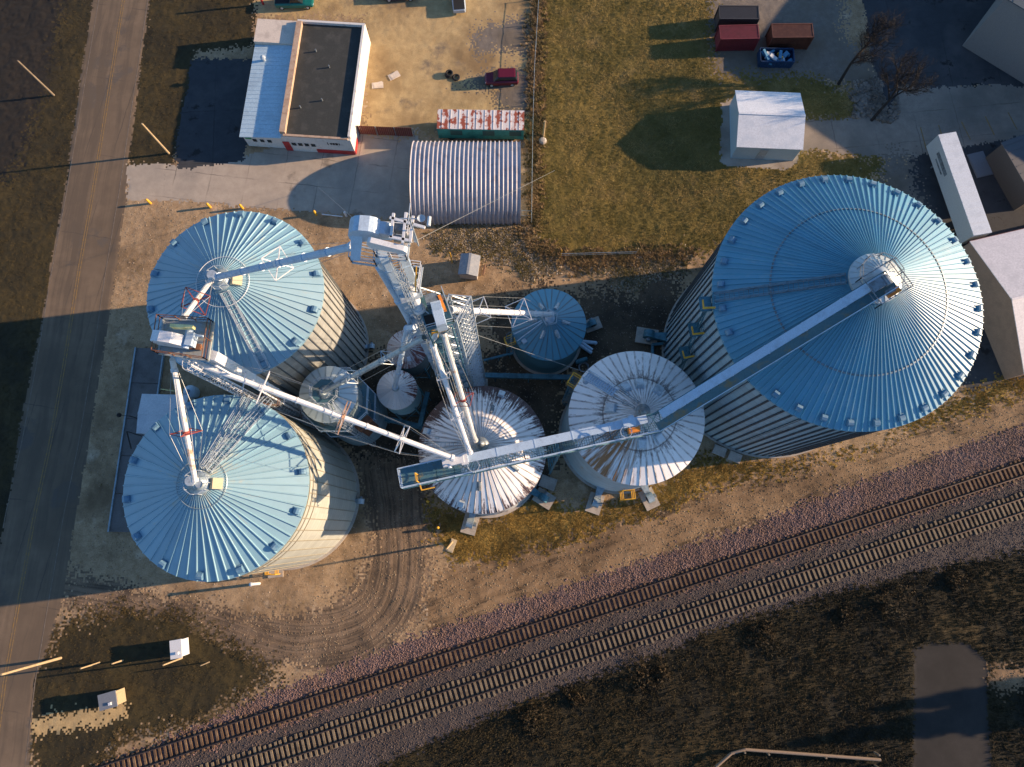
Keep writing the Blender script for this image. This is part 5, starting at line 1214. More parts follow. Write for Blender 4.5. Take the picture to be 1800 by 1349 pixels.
gable('garden_shed', 'tiny pale grey gabled shed standing alone on the gravel', 'shed', sp, 1.6, 2.0, pm('pale_siding', (.50, .46, .42), .6), pm('grey_shingle', (.26, .29, .33), .8, 0, (.36, .38, .4), 3.), [('door', 'galv', 1.02, 0, .8, .03, .4, .75)], .12, axis=1)
m = MB(); p = G(795, 462); m.beam(p+up*.02, p+V((-.1, .3, 2.4)), .13); tag(m.build('marker_post', 'yellow', loc=tuple(p)), 'tall leaning yellow post beside the tiny grey shed', 'post')
m = MB(); p = G(848, 478)
for k in range(3): m.beam(p+V((.1*k, -.5, .1+.05*k)), p+V((.25+.1*k, .9, .12+.05*k)), .12, .05)
tag(m.build('lumber_pile', pm('old_lumber', (.33, .2, .12), .8), loc=tuple(p)), 'few reddish boards lying by the tiny grey shed', 'lumber')
# --- containers, vehicles
def container(label, P4, h, mat, nm='shipping_container'):
    c, x, y, lx, ly = quad_axes(P4); t = thing(nm, label, 'container', c.to_tuple(), 'containers on the gravel lot'); fr = lambda a, b, z: c+x*a+y*b+up*z
    m = MB(); pr = []; n = 44
    MB().frame(fr(0, 0, h/2), x*(lx-.04), y*(ly-.04), up*(h/2-.06)).build('box', mat, t)
    for k in range(n): a = -lx+.15+(2*lx-.3)*k/(n-1); m.frame(fr(a, 0, h/2), x*.035, y*ly, up*(h/2-.03))
    m.build('corrugation', mat, t)
    m = MB()
    for s in (-1, 1):
        for q in (-1, 1): m.beam(fr(s*lx, q*ly, .02), fr(s*lx, q*ly, h), .14)
        m.beam(fr(s*lx, -ly, h-.05), fr(s*lx, ly, h-.05), .12); m.beam(fr(-lx, s*ly, h-.05), fr(lx, s*ly, h-.05), .12)
    m.build('corner_frame', mat, t)
    for q in (-.5, .5): MB().frame(fr(lx+.02, q*ly, h/2), x*.03, y*(ly*.47), up*(h/2-.12)).build('door', mat, t)
container('charcoal shipping container, farthest of the three on the gravel lot', pxpoly([(1264, 10), (1333, 11), (1334, 33), (1266, 33)], 2.4), 2.4, pm('charcoal_paint', (.035, .036, .042), .6))
container('dark red shipping container directly below the charcoal one', pxpoly([(1266, 45), (1333, 44), (1334, 67), (1266, 69)], 2.4), 2.4, pm('dark_red_paint', (.15, .02, .03), .6, 0, (.10, .015, .02), 2.))
container('rust brown shipping container set apart to the right of the red one', pxpoly([(1358, 42), (1428, 42), (1430, 65), (1358, 66)], 2.4), 2.4, pm('brown_paint', (.085, .028, .018), .6, 0, (.13, .05, .03), 2.))
def rounded_loft(secs, n=4):  # secs: list of (x, halfwidth, z0, z1); returns box-like loft with chamfered corners
    m = MB(); P = []
    for xx, hw, z0, z1 in secs:
        ch = min(.16, hw*.25, (z1-z0)*.3)
        P += [(xx, -hw, z0+ch*.5), (xx, -hw, z1-ch), (xx, -hw+ch, z1), (xx, hw-ch, z1), (xx, hw, z1-ch), (xx, hw, z0+ch*.5), (xx, hw-ch, z0), (xx, -hw+ch, z0)]
    k = 8; fs = []
    for i in range(len(secs)-1): fs += [(i*k+j, (i+1)*k+j, (i+1)*k+(j+1) % k, i*k+(j+1) % k) for j in range(k)]
    fs += [tuple(range(k)), tuple(range((len(secs)-1)*k, len(secs)*k))[::-1]]
    return P, fs
def car(label, px, py, ang, mat, kind='sedan', L=4.6, cat='car', nm='parked_car'):
    p = G(px, py); t = thing(nm, label, cat, (p.x, p.y, 0)); ca, sa = cos(ang), sin(ang)
    def put(secs, name, mt, par):
        P, fs = rounded_loft(secs); return MB().add([(p.x+a*ca-b*sa, p.y+a*sa+b*ca, z) for a, b, z in P], fs).build(name, mt, par)
    h = L/2
    b = put([(-h, .70, .45, .85), (-h+.15, .85, .3, .98), (-h+.9, .9, .25, 1.0), (0, .9, .25, .98), (h-1.1, .9, .25, .95), (h-.2, .82, .3, .82), (h, .66, .42, .68)], 'body', mat, t)
    cab = {'sedan': (-h+.75, -h+1.3, .35, .95, 1.42), 'suv': (-h+.12, -h+.4, .5, 1.1, 1.7), 'truck': (-.5, -.3, .7, 1.25, 1.75)}[kind]
    x0, x1, x2, x3, zt = cab
    put([(x0, .78, .92, 1.02), (x1, .68, .92, zt-.05), (x2, .68, .92, zt-.05), (x3, .76, .92, 1.0)], 'glasshouse', 'glass', b)
    put([(x1-.02, .62, zt-.07, zt-.01), (x1+.15, .67, zt-.07, zt+.02), (x2-.15, .67, zt-.07, zt+.02), (x2, .62, zt-.07, zt-.01)], 'roof', mat, b)
    if kind == 'truck': put([(-h+.12, .74, .99, 1.01), (-.62, .74, .99, 1.01)], 'cargo_bed', 'dark', b)
    for xx in (-h+.85, h-.85):
        for s in (-1, 1):
            q = V((p.x+xx*ca-s*.86*sa, p.y+xx*sa+s*.86*ca, .33)); d = V((-sa, ca, 0))*s; wh = MB().tube(q-d*.2, q+d*.03, .33, n=18).build('wheel', 'black', t); MB().tube(q+d*.035, q+d*.05, .19, n=12).build('rim', 'galv_light', wh)
    for s in (-1, 1):
        a, bb = h-.05, s*.55; q = V((p.x+a*ca-bb*sa, p.y+a*sa+bb*ca, .62)); MB().box(q, .12, .3, .12, ang).build('headlight', 'galv_light', b)
    return t
car('maroon car parked in the back yard by the wire fence', 882, 143, pi+.03, pm('maroon_paint', (.13, .012, .03), .25, .2), 'suv', 4.4)
car('dark blue car cut off by the upper edge on the sandy yard', 703, -6, .05, pm('navy_paint', (.02, .03, .09), .25, .2))
car('pale blue pickup cut off by the upper edge, right of the dark blue car', 806, 0, pi/2+.1, pm('pale_paint', (.35, .42, .5), .3, .2), 'truck', 5.)
car('dark green pickup behind the shop building at the upper edge', 520, 8, .02, pm('dark_green_paint', (.01, .14, .13), .3, .2), 'truck', 5.2)
# blue scrap skip
c, x, y, lx, ly = quad_axes(pxpoly([(1334, 88), (1395, 90), (1392, 112), (1336, 112)], .8)); t = thing('skip', 'open blue skip heaped with blue and yellow scrap below the brown container', 'skip', c.to_tuple())
fr = lambda a, b, z: c+x*a+y*b+up*z; sk = pm('skip_blue', (.015, .05, .13), .5, .1, (.01, .03, .07), 2.)
m = MB()
for s in (-1, 1): m.frame(fr(0, s*ly, .65), x*lx, y*.05, up*.6); m.frame(fr(s*lx, 0, .65), x*.05, y*(ly-.06), up*.6)
m.frame(fr(0, 0, .1), x*lx*.98, y*ly*.97, up*.06)
for k in range(7): m.frame(fr(-lx+.3+k*(2*lx-.6)/6, -ly-.08, .65), x*.06, y*.03, up*.58)
m.build('body', sk, t)
for mt, n_, nm in ((pm('scrap_blue', (.06, .22, .38), .5), 16, 'blue_scrap'), (pm('scrap_yellow', (.6, .33, .03), .5), 4, 'yellow_scrap'), (pm('scrap_white', (.45, .5, .55), .5), 7, 'white_scrap')):
    m = MB()
    for k in range(n_):
        a, b = (random.uniform(-.8, .9)*lx, random.uniform(-.7, .7)*ly) if nm != 'yellow_scrap' else (random.uniform(.2, .4)*lx, random.uniform(-.1, .5)*ly)
        r = random.uniform(0, pi); m.frame(fr(a, b, .6+random.random()*.6), V((cos(r), sin(r), .2))*random.uniform(.2, .55), V((-sin(r), cos(r), .1))*random.uniform(.1, .3), up*random.uniform(.03, .15))
    m.build(nm, mt, t)
# long white semi trailer
c, x, y, lx, ly = quad_axes(pxpoly([(1656, 235), (1687, 233), (1736, 408), (1705, 417)], 3.6)); t = thing('semi_trailer', 'long white box semi trailer parked on the dark asphalt by the largest bin', 'trailer', c.to_tuple()); fr = lambda a, b, z: c+x*a+y*b+up*z
m = MB(); m.frame(fr(0, 0, 2.3), x*lx, y*ly, up*1.28); m.build('body', pm('trailer_side', (.46, .50, .52), .45, .1), t)
m = MB(); m.frame(fr(0, 0, 3.6), x*(lx+.02), y*(ly+.02), up*.03)
for k in range(14): m.frame(fr(0, -ly+.5+k*(2*ly-1)/13, 3.645), x*lx*.98, y*.04, up*.012)
m.build('roof', pm('trailer_roof', (.60, .66, .72), .4, .1, (.5, .56, .62), .8, .5, .7), t)
m = MB(); m.frame(fr(-lx-.01, 3.4, 2.55), x*.01, y*1.6, up*.28); m.frame(fr(-lx-.01, 3.4, 1.9), x*.01, y*1.1, up*.12); m.build('side_decal', 'machine', t)
for b in (-ly+1.6, -ly+2.8):
    for s in (-1, 1): MB().tube(fr(s*lx*.98, b, .5), fr(s*lx*.62, b, .5), .5, n=18).build('wheel', 'black', t)
for s in (-1, 1): MB().beam(fr(s*lx*.6, ly-2.6, .02), fr(s*lx*.6, ly-2.6, 1.05), .16).build('landing_leg', 'machine', t)
m = MB(); p = G(1722, 290); tag(m.box((p.x, p.y, .06), 2.2, 3.4, .12, .25).box((p.x, p.y, .14), 2.0, 3.2, .05, .25).build('loading_plate', pm('grey_plate', (.14, .16, .19), .6), loc=tuple(p)), 'flat grey plate lying right of the white semi trailer', 'plate')
# beige gabled building at the right edge
b0, b1 = G(1676, 445), G(1766, 668); d = (b1-b0); wd = d.length; d.normalize(); n_ = V((-d.y, d.x, 0)); n_ = n_ if n_.x > 0 else -n_
P4 = [b0+n_*24, b0, b1, b1+n_*24]
c = (b0+b1)/2+n_*12
def rectP(c, ax, lx, ay, ly): return [c-ax*lx+ay*ly, c+ax*lx+ay*ly, c+ax*lx-ay*ly, c-ax*lx-ay*ly]
gable('warehouse', 'beige gabled warehouse with a white roof at the right edge', 'building', rectP(c, n_, 12, V((-n_.y, n_.x, 0)), wd/2), 3.3, 5.8, pm('tan_siding', (.30, .21, .16), .6, 0, (.24, .17, .13), 1.), pm('white_membrane', (.66, .64, .66), .5, 0, (.54, .53, .55), .5, .5, .7),
      [('trim', pm('dark_red_trim', (.10, .01, .02), .5), 0, 1.015, 3.0, 12., .05, .3)], .1, ribs=0)
P4 = pxpoly([(1768, 256), (1830, 225), (1880, 330), (1812, 345)], 3.4); c, x, y, lx, ly = quad_axes(P4)
t = thing('grey_building', 'dark grey flat roofed building cut off by the right edge, above the warehouse', 'building', c.to_tuple()); MB().frame(c+up*1.7, x*lx, y*ly, up*1.7).build('wall', pm('grey_wall', (.07, .068, .07), .7), t); m = MB(); m.frame(c+up*3.45, x*(lx+.2), y*(ly+.2), up*.06)
for k in range(8): m.frame(c+y*(-ly+.4+k*(2*ly-.8)/7)+up*3.53, x*lx, y*.04, up*.02)
m.build('roof', pm('grey_roof', (.075, .08, .09), .6), t)
# hall with a blue grey roof in the upper right corner
q = G(1768, -4, 8.5); ax = V((cos(R_(-38)), sin(R_(-38)), 0)); ay = V((-ax.y, ax.x, 0)); c = q+ax*16+ay*14; c.z = 0; c0_ = c
t = thing('hall', 'blue grey roofed hall in the upper right corner, throwing a long shadow over the asphalt', 'building', c.to_tuple()); MB().frame(c+up*4.2, ax*15.9, ay*13.9, up*4.2).build('wall', pm('hall_wall', (.2, .2, .2), .7), t); m = MB(); m.frame(c+up*8.46, ax*16.1, ay*14.1, up*.06)
for k in range(12): m.frame(c+ax*(-15+k*30/11)+up*8.54, ax*.05, ay*14, up*.03)
m.build('roof', pm('hall_roof', (.06, .085, .105), .5, .1), t)
# scale deck and scale house
P = [G(*a, .32) for a in ((239, 612), (289, 612), (228, 936), (191, 936))]
P[2] = P[3]+(P[1]-P[0]); c = (P[0]+P[1]+P[2]+P[3])/4; y = (P[0]-P[3]).normalized(); x = V((y.y, -y.x, 0)); lx = 1.6; ly = (P[0]-P[3]).length/2; c.z = 0
t = thing('truck_scale', 'long grey concrete truck scale deck lying beside the road', 'scale', c.to_tuple())
dm = pm('scale_deck', (.145, .135, .13), .85, 0, (.1, .09, .085), .8, bump=.3)
for k in range(5): MB().frame(c+y*(-ly+(k+.5)*2*ly/5)+up*.17, x*lx, y*(ly/5-.03), up*.15).build('deck_panel', dm, t)
for s in (-1, 1): MB().frame(c+x*s*(lx+.12)+up*.28, x*.08, y*ly, up*.2).build('side_rail', 'galv', t)
hp = rectP(G(308, 732), V((1, 0, 0)), 2.9, V((0, 1, 0)), 2.3); 
gable('scale_house', 'small white roofed scale house tucked under the smooth pale bin', 'building', [p+V((-.0, 0, 0)) for p in rectP(G(306, 735), x, 2.6, y, 2.2)], 2.7, 2.95, 'white_steel', pm('scale_house_roof', (.62, .66, .7), .5, 0, (.52, .57, .62), .8), [('window', 'glass', -1.015, 0, 1.5, .03, .7, .45), ('door', 'galv', 0, 1.015, 1.05, .45, .03, 1.)], .1)
p = G(262, 742); m = MB(); m.tube(p+up*.02, p+up*4.2, .06, n=8); m.beam(p+up*4.2, p+V((-1.0, .1, 4.3)), .06); m.build
t = thing('lamp_post', 'black lamp post with a round head reaching over the truck scale', 'lamp', tuple(p)); m.build('post', 'black', t); MB().lathe([(.01, .0), (.24, .1), (.26, .25), (.12, .42), (.01, .45)], c=p+V((-1.15, .1, 4.1)), n=14).build('lamp_head', 'black', t)
p = G(262, 770); t = thing('sign_frame', 'black angled frame standing at the edge of the truck scale below the lamp', 'frame', tuple(p)); m = MB()
for a, b in ((0, 0), (.9, -.25)): m.beam(p+V((a, b, .02)), p+V((a, b, 3.2)), .08)
for z in (2.2, 3.2): m.beam(p+V((-.9, .3, z)), p+V((.9, -.25, z)), .07)
m.beam(p+V((-.9, .3, 3.2)), p+V((-.9, .3, 2.2)), .07); m.beam(p+V((-.5, -1.6, 2.6)), p+V((-.9, .3, 3.2)), .1); m.build('frame_bar', 'black', t)
p = G(308, 690); t = thing('barrier', 'yellow topped pipe barrier between the scale house and the upper left bin', 'barrier', tuple(p)); m = MB(); m.beam(p+V((-1.3, .2, 1.)), p+V((1.1, -.1, 1.)), .09); m.beam(p+V((-1.3, .2, .6)), p+V((1.1, -.1, .6)), .06); m.build('rail', 'paleyel', t)
for a in (-1.3, 1.1): MB().beam(p+V((a, .2 if a < 0 else -.1, .02)), p+V((a, .2 if a < 0 else -.1, 1.1)), .09).build('post', 'black', t)
p = G(341, 692); t = thing('liquid_tank', 'pale rounded tank on the dirt above the scale house', 'tank', tuple(p)); MB().lathe([(.01, .02), (.75, .02), (.8, .2), (.8, 1.1), (.6, 1.4), (.01, 1.5)], c=p, n=24).build('shell', 'pale_blue', t, True); MB().lathe([(.2, 1.48), (.2, 1.6), (.01, 1.62)], c=p, n=12).build('cap', 'machine', t)
# bollards and posts
for i, (px, py, mt, lab) in enumerate(((265, 358, 'yellow', 'yellow bollard nearest the road at the edge of the concrete apron'), (370, 365, 'yellow', 'yellow bollard above the upper left bin, left of two close together'), (427, 367, 'yellow', 'yellow bollard above the upper left bin, right of two close together'), (556, 378, 'yellow', 'yellow bollard beside a low white pipe at the apron edge'), (609, 380, 'white_steel', 'short white bollard farthest right along the apron edge'), (753, 882, 'yellow', 'yellow bollard on the dirt left of the red streaked bin'), (771, 928, 'yellow', 'yellow bollard by the bend of the dirt drive, above the leaning pole'))):
    p = G(px, py); o = MB().lathe([(.01, .0), (.15, .0), (.15, 1.0), (.11, 1.1), (.01, 1.14)], c=p, n=16).build('bollard', mt, loc=tuple(p)); tag(o, lab, 'bollard', 'bollards round the yard')
a, b = G(566, 377, .2), G(602, 381, .2); tag(MB().tube(a, b, .08, n=8).build('white_pipe', 'white_steel', loc=tuple(a)), 'thin white pipe lying along the concrete apron edge', 'pipe')
WOOD = pm('grey_weathered_wood', (.22, .18, .13), .85, 0, (.13, .1, .07), 2.); WOODL = pm('pale_bare_wood', (.42, .33, .2), .8, 0, (.3, .22, .13), 2.)
def pole(label, px, py, h, r, lean=(0, 0), mat=None, arms=1, cat='pole', nm='utility_pole', grp='utility poles'):
    p = G(px, py); t = thing(nm, label, cat, tuple(p), grp); q = p+V((lean[0], lean[1], h)); MB().tube(p+up*.02, q, r, r*.7, 10).build('shaft', mat or WOOD, t)
    for k in range(arms): m = MB(); z = h-.5-.9*k; c = lerp(p, q, z/h); m.beam(c+V((-1.1, .2, 0)), c+V((1.1, -.2, 0)), .12, .12); ar = m.build('crossarm', WOOD, t)
    if arms:
        for e in (-.95, -.5, .5, .95): c = lerp(p, q, (h-.5)/h)+V((e*1.1, -.2*e, .07)); MB().lathe([(.06, 0), (.06, .12), (.03, .2), (.01, .21)], c=c, n=8).build('insulator', 'galv_light', ar)
    return t
pole('bare wooden pole in the grass between the road and the concrete apron', 297, 270, 6.6, .14, arms=0, mat=WOODL)
pole('bare wooden pole in the dark verge left of the road', 95, 168, 6.8, .14, arms=0)
pole('wooden pole leaning over the dirt drive with a pale plate at its foot', 795, 953, 4.2, .13, (-.25, -.7), WOODL, 0)
pole('tallest pale pole beside the road near the lower left crossing', 107, 1157, 9., .15, arms=0, mat=WOODL)
pole('short pale post left of the white signal cabinet', 175, 1165, 3.4, .1, arms=0, mat=WOODL, nm='post', cat='post', grp='posts by the signal cabinets')
pole('shorter pale post just left of the white signal cabinet', 216, 1161, 2.1, .1, arms=0, mat=WOODL, nm='post', cat='post', grp='posts by the signal cabinets')
pole('pale post standing right at the foot of the white signal cabinet', 320, 1157, 4.2, .1, arms=0, mat=WOODL, nm='post', cat='post', grp='posts by the signal cabinets')
pole('thin grey post alone in the grass right of the white signal cabinet', 368, 1164, 2.2, .07, arms=0, nm='post', cat='post', grp='posts by the signal cabinets')
pole('pale wooden post with a stone base on the fence line by the grass field', 955, 240, 2.6, .16, (.1, .5), WOODL, 0, nm='post', cat='post', grp='posts on the fence line')
p = G(954, 249); tag(MB().lathe([(.01, .45), (.3, .42), (.5, .25), (.55, .02)], c=p, n=9).build('boulder', 'conc', loc=tuple(p)), 'pale boulder at the foot of the post on the fence line', 'boulder')
p = G(794, 957); tag(MB().box((p.x+.05, p.y-.15, .06), .7, 1.5, .1, -.35).box((p.x+.05, p.y-.15, .125), .55, 1.3, .04, -.35).build('plate', pm('pale_sand_plate', (.5, .42, .28), .8), loc=tuple(p)), 'pale plate lying at the foot of the leaning pole', 'plate')
def cabinet(label, P4, h, bm, rm):
    c, x, y, lx, ly = quad_axes(P4); t = thing('signal_cabinet', label, 'cabinet', c.to_tuple(), 'railway signal cabinets'); fr = lambda a, b, z: c+x*a+y*b+up*z
    b = MB().frame(fr(0, 0, h/2), x*lx, y*ly, up*(h/2-.02)).build('body', bm, t); MB().frame(fr(0, 0, h+.03), x*(lx+.1), y*(ly+.1), up*.05).build('roof', rm, t)
    MB().frame(fr(lx+.02, 0, h*.5), x*.02, y*ly*.6, up*h*.4).build('door', bm, b); MB().frame(fr(lx*.3, -ly*.5, h+.16), x*.14, y*.14, up*.1).build('roof_vent', 'white_steel', t)
cabinet('white signal cabinet standing in the grass near the railway crossing', pxpoly([(299, 1128), (316, 1126), (320, 1154), (303, 1158)], 1.9), 1.9, 'white_steel', 'white_steel')
cabinet('grey roofed signal cabinet with a beige side, nearest the lower left corner', pxpoly([(173, 1224), (201, 1216), (206, 1240), (178, 1248)], 1.9), 1.9, pm('beige_cabinet', (.38, .31, .2), .6), pm('grey_cabinet_roof', (.17, .19, .22), .6))
# fences
def fence(label, px, h, mat, gap=2.4, nm='wire_fence', rails=(.1, .95), th=.05, cat='fence'):
    P = [G(*p) for p in px]; t = thing(nm, label, cat, tuple(P[0]))
    for a, b in zip(P[:-1], P[1:]):
        k = max(1, int((b-a).length/gap))
        for i in range(k+(1 if b is P[-1] else 0)): q = lerp(a, b, i/k); MB().tube(q+up*.02, q+up*h, th, n=7).build('post', mat, t)
    m = MB()
    for a, b in zip(P[:-1], P[1:]):
        for r in rails: m.tube(a+up*h*r, b+up*h*r, th*.5, n=5)
        k = int((b-a).length/.3)
        for i in range(k+1): m.beam(lerp(a, b, i/k)+up*.1, lerp(a, b, i/k)+up*h*.95, .012)
    m.build('mesh', mat, t)
    return t
fence('thin wire fence running down between the sandy yard and the grass field', [(947, 0), (939, 130), (936, 240), (934, 392)], 1.3, 'galv', 3.2)
fence('short wire fence closing the gap between the ribbed hut and the field', [(917, 380), (934, 381)], 1.6, 'galv', 1.5)
c0f, c1f = G(632, 236), G(729, 240)
t = thing('board_fence', 'dark red board fence between the shop building and the ribbed hut', 'fence', tuple(c0f)); d = (c1f-c0f).normalized(); n_ = V((-d.y, d.x, 0)); L = (c1f-c0f).length; m = MB(); FR = pm('faded_red_board', (.17, .035, .03), .7, 0, (.11, .03, .025), 2.)
for k in range(int(L/.25)): m.frame(c0f+d*(.12+k*.25)+up*.95, d*.11, n_*.02, up*.93)
m.build('board_panel', FR, t); m = MB()
for k in range(4): MB().beam(c0f+d*L*k/3-n_*.1+up*.02, c0f+d*L*k/3-n_*.1+up*2.0, .1).build('post', 'machine', t)
t = thing('pipe_gate', 'low pole gate with a yellow end post at the foot of the grass field', 'gate', tuple(G(985, 452))); a, b = G(985, 452), G(1117, 448)
MB().beam(a+up*.02, a+up*1.4+V((.1, .3, 0)), .1).build('post', 'yellow', t); MB().beam(b+up*.02, b+V((.2, .35, 1.2)), .12).build('post', WOODL, t); MB().tube(a+up*1.0, b+up*.9, .035, n=6).build('bar', 'galv', t); MB().tube(a+up*.5, b+up*.45, .02, n=6).build('bar', 'galv', t)
t = thing('pipe_rail', 'pale pipe rail with stub posts at the lower edge, right of centre', 'rail', tuple(G(1290, 1349))); PR = [G(*a, .8) for a in ((1258, 1349), (1285, 1325), (1310, 1318), (1430, 1327), (1548, 1336))]
m = MB()
for a, b in zip(PR[:-1], PR[1:]): m.tube(a, b, .16, n=10)
m.build('rail', pm('tan_rail', (.26, .19, .13), .7), t)
for px, py in ((1308, 1322), (1350, 1325), (1450, 1331), (1543, 1326), (1543, 1349)): q = G(px, py, .8); MB().beam(V((q.x, q.y, .02)), q+up*.4, .16).build('post', WOOD, t)
p = G(1308, 1352); t = thing('farm_trailer', 'pale topped utility trailer cut off by the lower edge beside the pipe rail', 'trailer', tuple(p)); MB().box((p.x, p.y-.9, 1.), 3.0, 2.0, .9, -.05).build('body', sk, t); MB().box((p.x, p.y-.9, 1.48), 2.6, 1.6, .05, -.05).build('cover', pm('trailer_cover', (.5, .45, .38), .6), t)
for e in (-1, 1):
    MB().tube(V((p.x+.2, p.y-.9+e*1.0, .35)), V((p.x+.2, p.y-.9+e*1.15, .35)), .34, n=16).build('wheel', 'black', t)
p = G(463, 8); tag(MB().beam(p+up*.02, p+V((0, 0, 3.)), .22).beam(p+V((-.5, 0, 3.)), p+V((.5, 0, 3.)), .16).build('red_post', mat_redpaint, loc=tuple(p)), 'red post behind the shop building at the upper edge', 'post')

# ================================================================ RAILWAY
RUST = pm('rail_steel', (.085, .06, .05), .5, .5, (.14, .10, .08), 3.)
TIE1 = zmat('brown_timber_sleeper', (.085, .052, .03), (.16, .10, .058), (.22, .15, .09), .9, 3., 12., .48, .62, bump=.3)
TIE2 = zmat('pale_grey_sleeper', (.15, .115, .07), (.27, .22, .15), (.09, .065, .04), .8, 3., 12., .5, .66, bump=.3)
def track(label, a, b, off, tm, tl, twd, sp):
    A_, B_ = G(*a), G(*b); d = (B_-A_); d.normalize(); n = V((-d.y, d.x, 0)); A_ = A_-d*25+n*off; L = (B_-A_).length+30; t = thing('railway_track', label, 'railway track', tuple(A_+d*L/2))
    for s in (-.7175, .7175):
        m = MB(); m.frame(A_+d*L/2+n*s+up*.30, d*L/2, n*.035, up*.10); m.frame(A_+d*L/2+n*s+up*.41, d*L/2, n*.05, up*.025); m.frame(A_+d*L/2+n*s+up*.195, d*L/2, n*.08, up*.012)
        m.build('rail', RUST, t)
    N = int(L/sp); K = []
    for i in range(N):
        c = A_+d*(i+.5)*sp; K.append((i, c))
    mid = [k for k in K if abs(k[0]-N*.52) <= 50][:100]; ids = {k[0] for k in mid}
    def tie(m, c, j):
        random.seed(j); ja = random.uniform(-.03, .03); dd = (d+n*ja).normalized(); nn = V((-dd.y, dd.x, 0)); m.frame(c+d*random.uniform(-.03, .03)+n*random.uniform(-.12, .12)+up*(.09+random.uniform(-.01, .015)), dd*twd/2, nn*tl/2, up*.09)
    for j, c in mid: m = MB(); tie(m, c, j); m.build('sleeper', tm, t)
    m = MB()
    for j, c in K:
        if j not in ids: tie(m, c, j)
    o = m.build('far_sleepers', tm, t); o['kind'] = 'stuff'
    return A_, d, n, L
ta = track('railway track with brown timber sleepers, nearer the grain bins', (173, 1349), (1800, 812), -.7175, TIE1, 2.1, .24, .56)
track('railway track with pale sleeper ends, farther from the grain bins', (173, 1349), (1800, 812), -.7175-3.75, TIE2, 2.7, .25, .57)
random.seed(11)
# ================================================================ TREES
BARK = pm('dark_bark', (.018, .014, .012), .9, 0, (.03, .024, .02), 3.)
def bare_tree(label, px, py, h, lean, spread, seed):
    rnd = random.Random(seed); p = G(px, py); t = thing('bare_tree', label, 'tree', tuple(p), 'trees round the site'); tr, cr = MB(), MB()
    def grow(a, d, L, r, lv):
        k = 3; q = a
        for i in range(k):
            d2 = (d+V((rnd.uniform(-.18, .18), rnd.uniform(-.18, .18), rnd.uniform(-.02, .14)))).normalized(); e = q+d2*L/k; (tr if lv < 2 else cr).tube(q, e, r*(1-i/k*.35), r*(1-(i+1)/k*.35), 7 if lv < 2 else 4, False); q, d = e, d2
            if lv < 5 and i >= (1 if lv == 0 else 0):
                for _ in range(2 if lv < 4 else 1):
                    a_ = rnd.uniform(0, 2*pi); s = V((cos(a_), sin(a_), rnd.uniform(-.1, .5))); grow(q, (d*.75+s*spread).normalized(), L*rnd.uniform(.5, .72), r*.5, lv+1)
    grow(p-up*.1, V((lean[0], lean[1], 1)).normalized(), h*.5, h*.024, 0)
    tr.build('trunk', BARK, t); cr.build('crown', BARK, t)
bare_tree('bare dark tree on the gravel lot behind the white shed', 1474, 148, 9, (.25, .35), .8, 3)
bare_tree('bare tree growing out of the rubble by the asphalt', 1532, 212, 9, (.45, .5), .75, 5)
def shade_tree(label, wx_, wy_, h, rad, seed):
    rnd = np.random.default_rng(seed); p = V((wx_, wy_, 0)); t = thing('evergreen_tree', label, 'tree', tuple(p), 'trees round the site')
    m = MB(); m.tube(p, p+up*h*.9, h*.025, h*.006, 9)
    for k in range(26):
        z = h*(.15+.75*k/26); a = k*2.4; m.tube(p+up*z, p+V((cos(a), sin(a), 0))*rad*(1-z/h)*.9+up*(z-.2), h*.006, h*.002, 5)
    m.build('trunk', BARK, t); n = 9000; z = rnd.random(n)**1.3; a = rnd.random(n)*2*pi; lay = .75+.25*np.sin(z*42+a*2); r = rad*(1-z)*np.sqrt(rnd.random(n))*lay
    c = np.stack([p.x+r*np.cos(a), p.y+r*np.sin(a), h*(.1+.9*z)-.12*r], 1); u = rnd.normal(0, .22, (n, 3)); v = rnd.normal(0, .22, (n, 3))
    cv = np.stack([c-u, c+u*.6, c+v], 1).reshape(-1, 3)-np.array(p); o = quadmesh('crown', cv, np.arange(n*3).reshape(-1, 3), gm('needle_green_%d' % seed, (.02, .035, .012), (.045, .06, .02), (.06, .06, .025))); o.parent = t
    return t
# ---- unseen trees and garage, added outside the view to throw shade into it
for i, (wx_, wy_, h_, r_) in enumerate(((78, -16, 13, 4.2), (84, -24, 12, 4.), (72, -33, 12, 4.), (92, -12, 14, 4.5), (83, -40, 12, 4.))):
    shade_tree(['tall evergreen farthest up of the row beyond the lower right edge', 'second evergreen of the row beyond the lower right edge', 'evergreen nearest the paved lane beyond the lower right edge', 'evergreen standing farthest right beyond the lower right edge', 'lowest evergreen of the row beyond the lower right edge'][i], wx_, wy_, h_, r_, 40+i)
gw = G(540, -70); c = gw
gable('garage', 'dark garage just beyond the upper edge, throwing its shade toward the road', 'building', rectP(V((gw.x, gw.y, 0)), V((1, 0, 0)), 5., V((0, 1, 0)), 4.), 4., 6., pm('garage_siding', (.05, .045, .045), .8), pm('garage_roof', (.04, .042, .045), .8), (), .3)

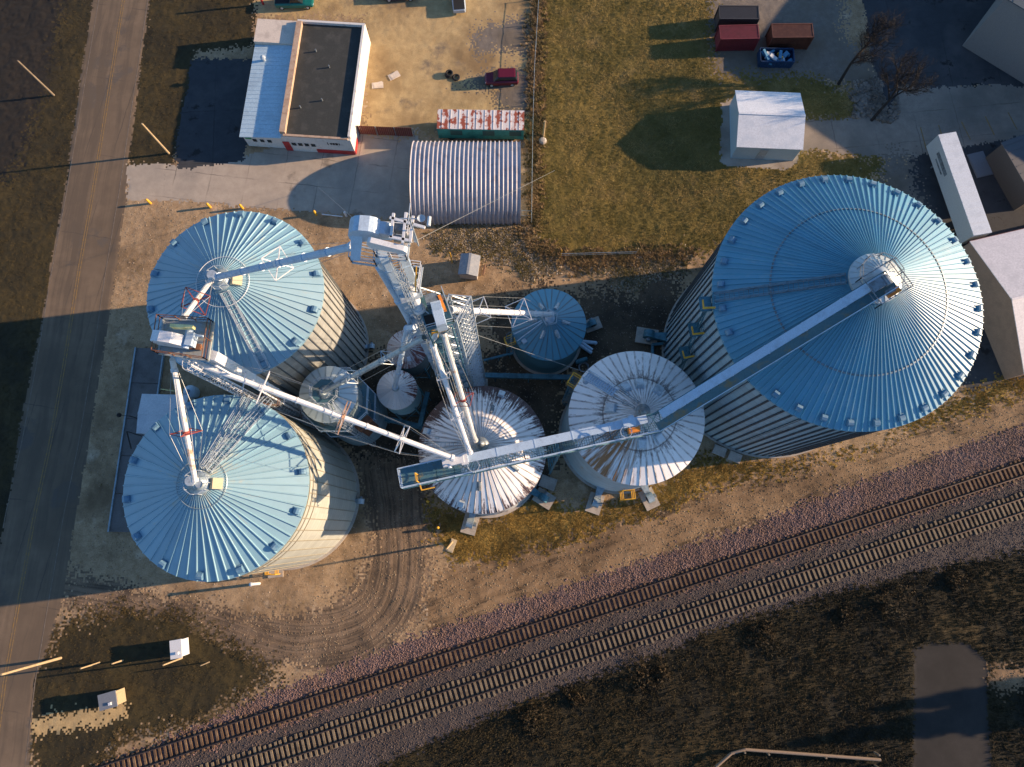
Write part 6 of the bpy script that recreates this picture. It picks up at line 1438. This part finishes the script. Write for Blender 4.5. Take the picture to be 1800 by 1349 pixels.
# dry bushes in the rough grass
BUSH = gm('dry_bush_twig', (.028, .02, .008), (.075, .048, .017), (.018, .014, .006))
rb = np.random.default_rng(77)
for i, (px, py, r) in enumerate(((930, 1262, 1.3), (1010, 1232, .7), (1128, 1196, 1.6), (1165, 1186, .9), (1345, 1116, 1.4), (1480, 1078, .7), (1560, 1056, 1.7), (1675, 1024, 1.0))):
    p = G(px, py); n = 700; a = rb.random(n)*2*pi; q = np.sqrt(rb.random(n)); rr = r*(1+.3*np.sin(a*3+i)+.25*np.sin(a*5+2*i))*np.where(np.cos(a-i) > 0, 1.5, .8)
    c = np.stack([rr*q*np.cos(a), rr*q*np.sin(a), .1+r*.75*(1-q*q)*rb.random(n)], 1); u = rb.normal(0, .05, (n, 3)); v = rb.normal(0, .13, (n, 3))
    o = quadmesh('dry_bush', np.stack([c-u, c+u, c+v], 1).reshape(-1, 3), np.arange(n*3).reshape(-1, 3), BUSH); o.location = p
    tag(o, 'dry brown bush in the rough grass beyond the railway tracks', 'bush', 'dry bushes beyond the tracks')
# odds and ends on the sandy yard
for (px, py, a, lab) in ((664, 151, .1, 'pale sheet of board lying on the sandy yard, nearer the shop building'), (693, 134, .5, 'pale sheet of board lying on the sandy yard, nearer the parked maroon car')):
    p = G(px, py); tag(MB().box((p.x, p.y, .07), 1.5, .9, .05, a).box((p.x+.1, p.y+.05, .12), 1.2, .8, .04, a+.2).build('board_sheet', mat_cream, loc=tuple(p)), lab, 'board')
for i, (dx, dy, z, lab) in enumerate(((0, 0, .02, 'worn black tyre on the sandy yard, lower one of a stacked pair'), (.1, .05, .27, 'worn black tyre on the sandy yard, upper one of a stacked pair'), (1.0, -.4, .02, 'worn black tyre on the sandy yard, lying apart from the stacked pair'))):
    p = G(789, 133)+V((dx, dy, z)); tag(MB().lathe([(.36, 0), (.5, .03), (.54, .12), (.5, .22), (.36, .24), (.3, .2), (.3, .04), (.36, 0)], c=p, n=22).build('tyre', 'black', loc=tuple(p), smooth=True), lab, 'tyre', 'loose tyres on the sandy yard')
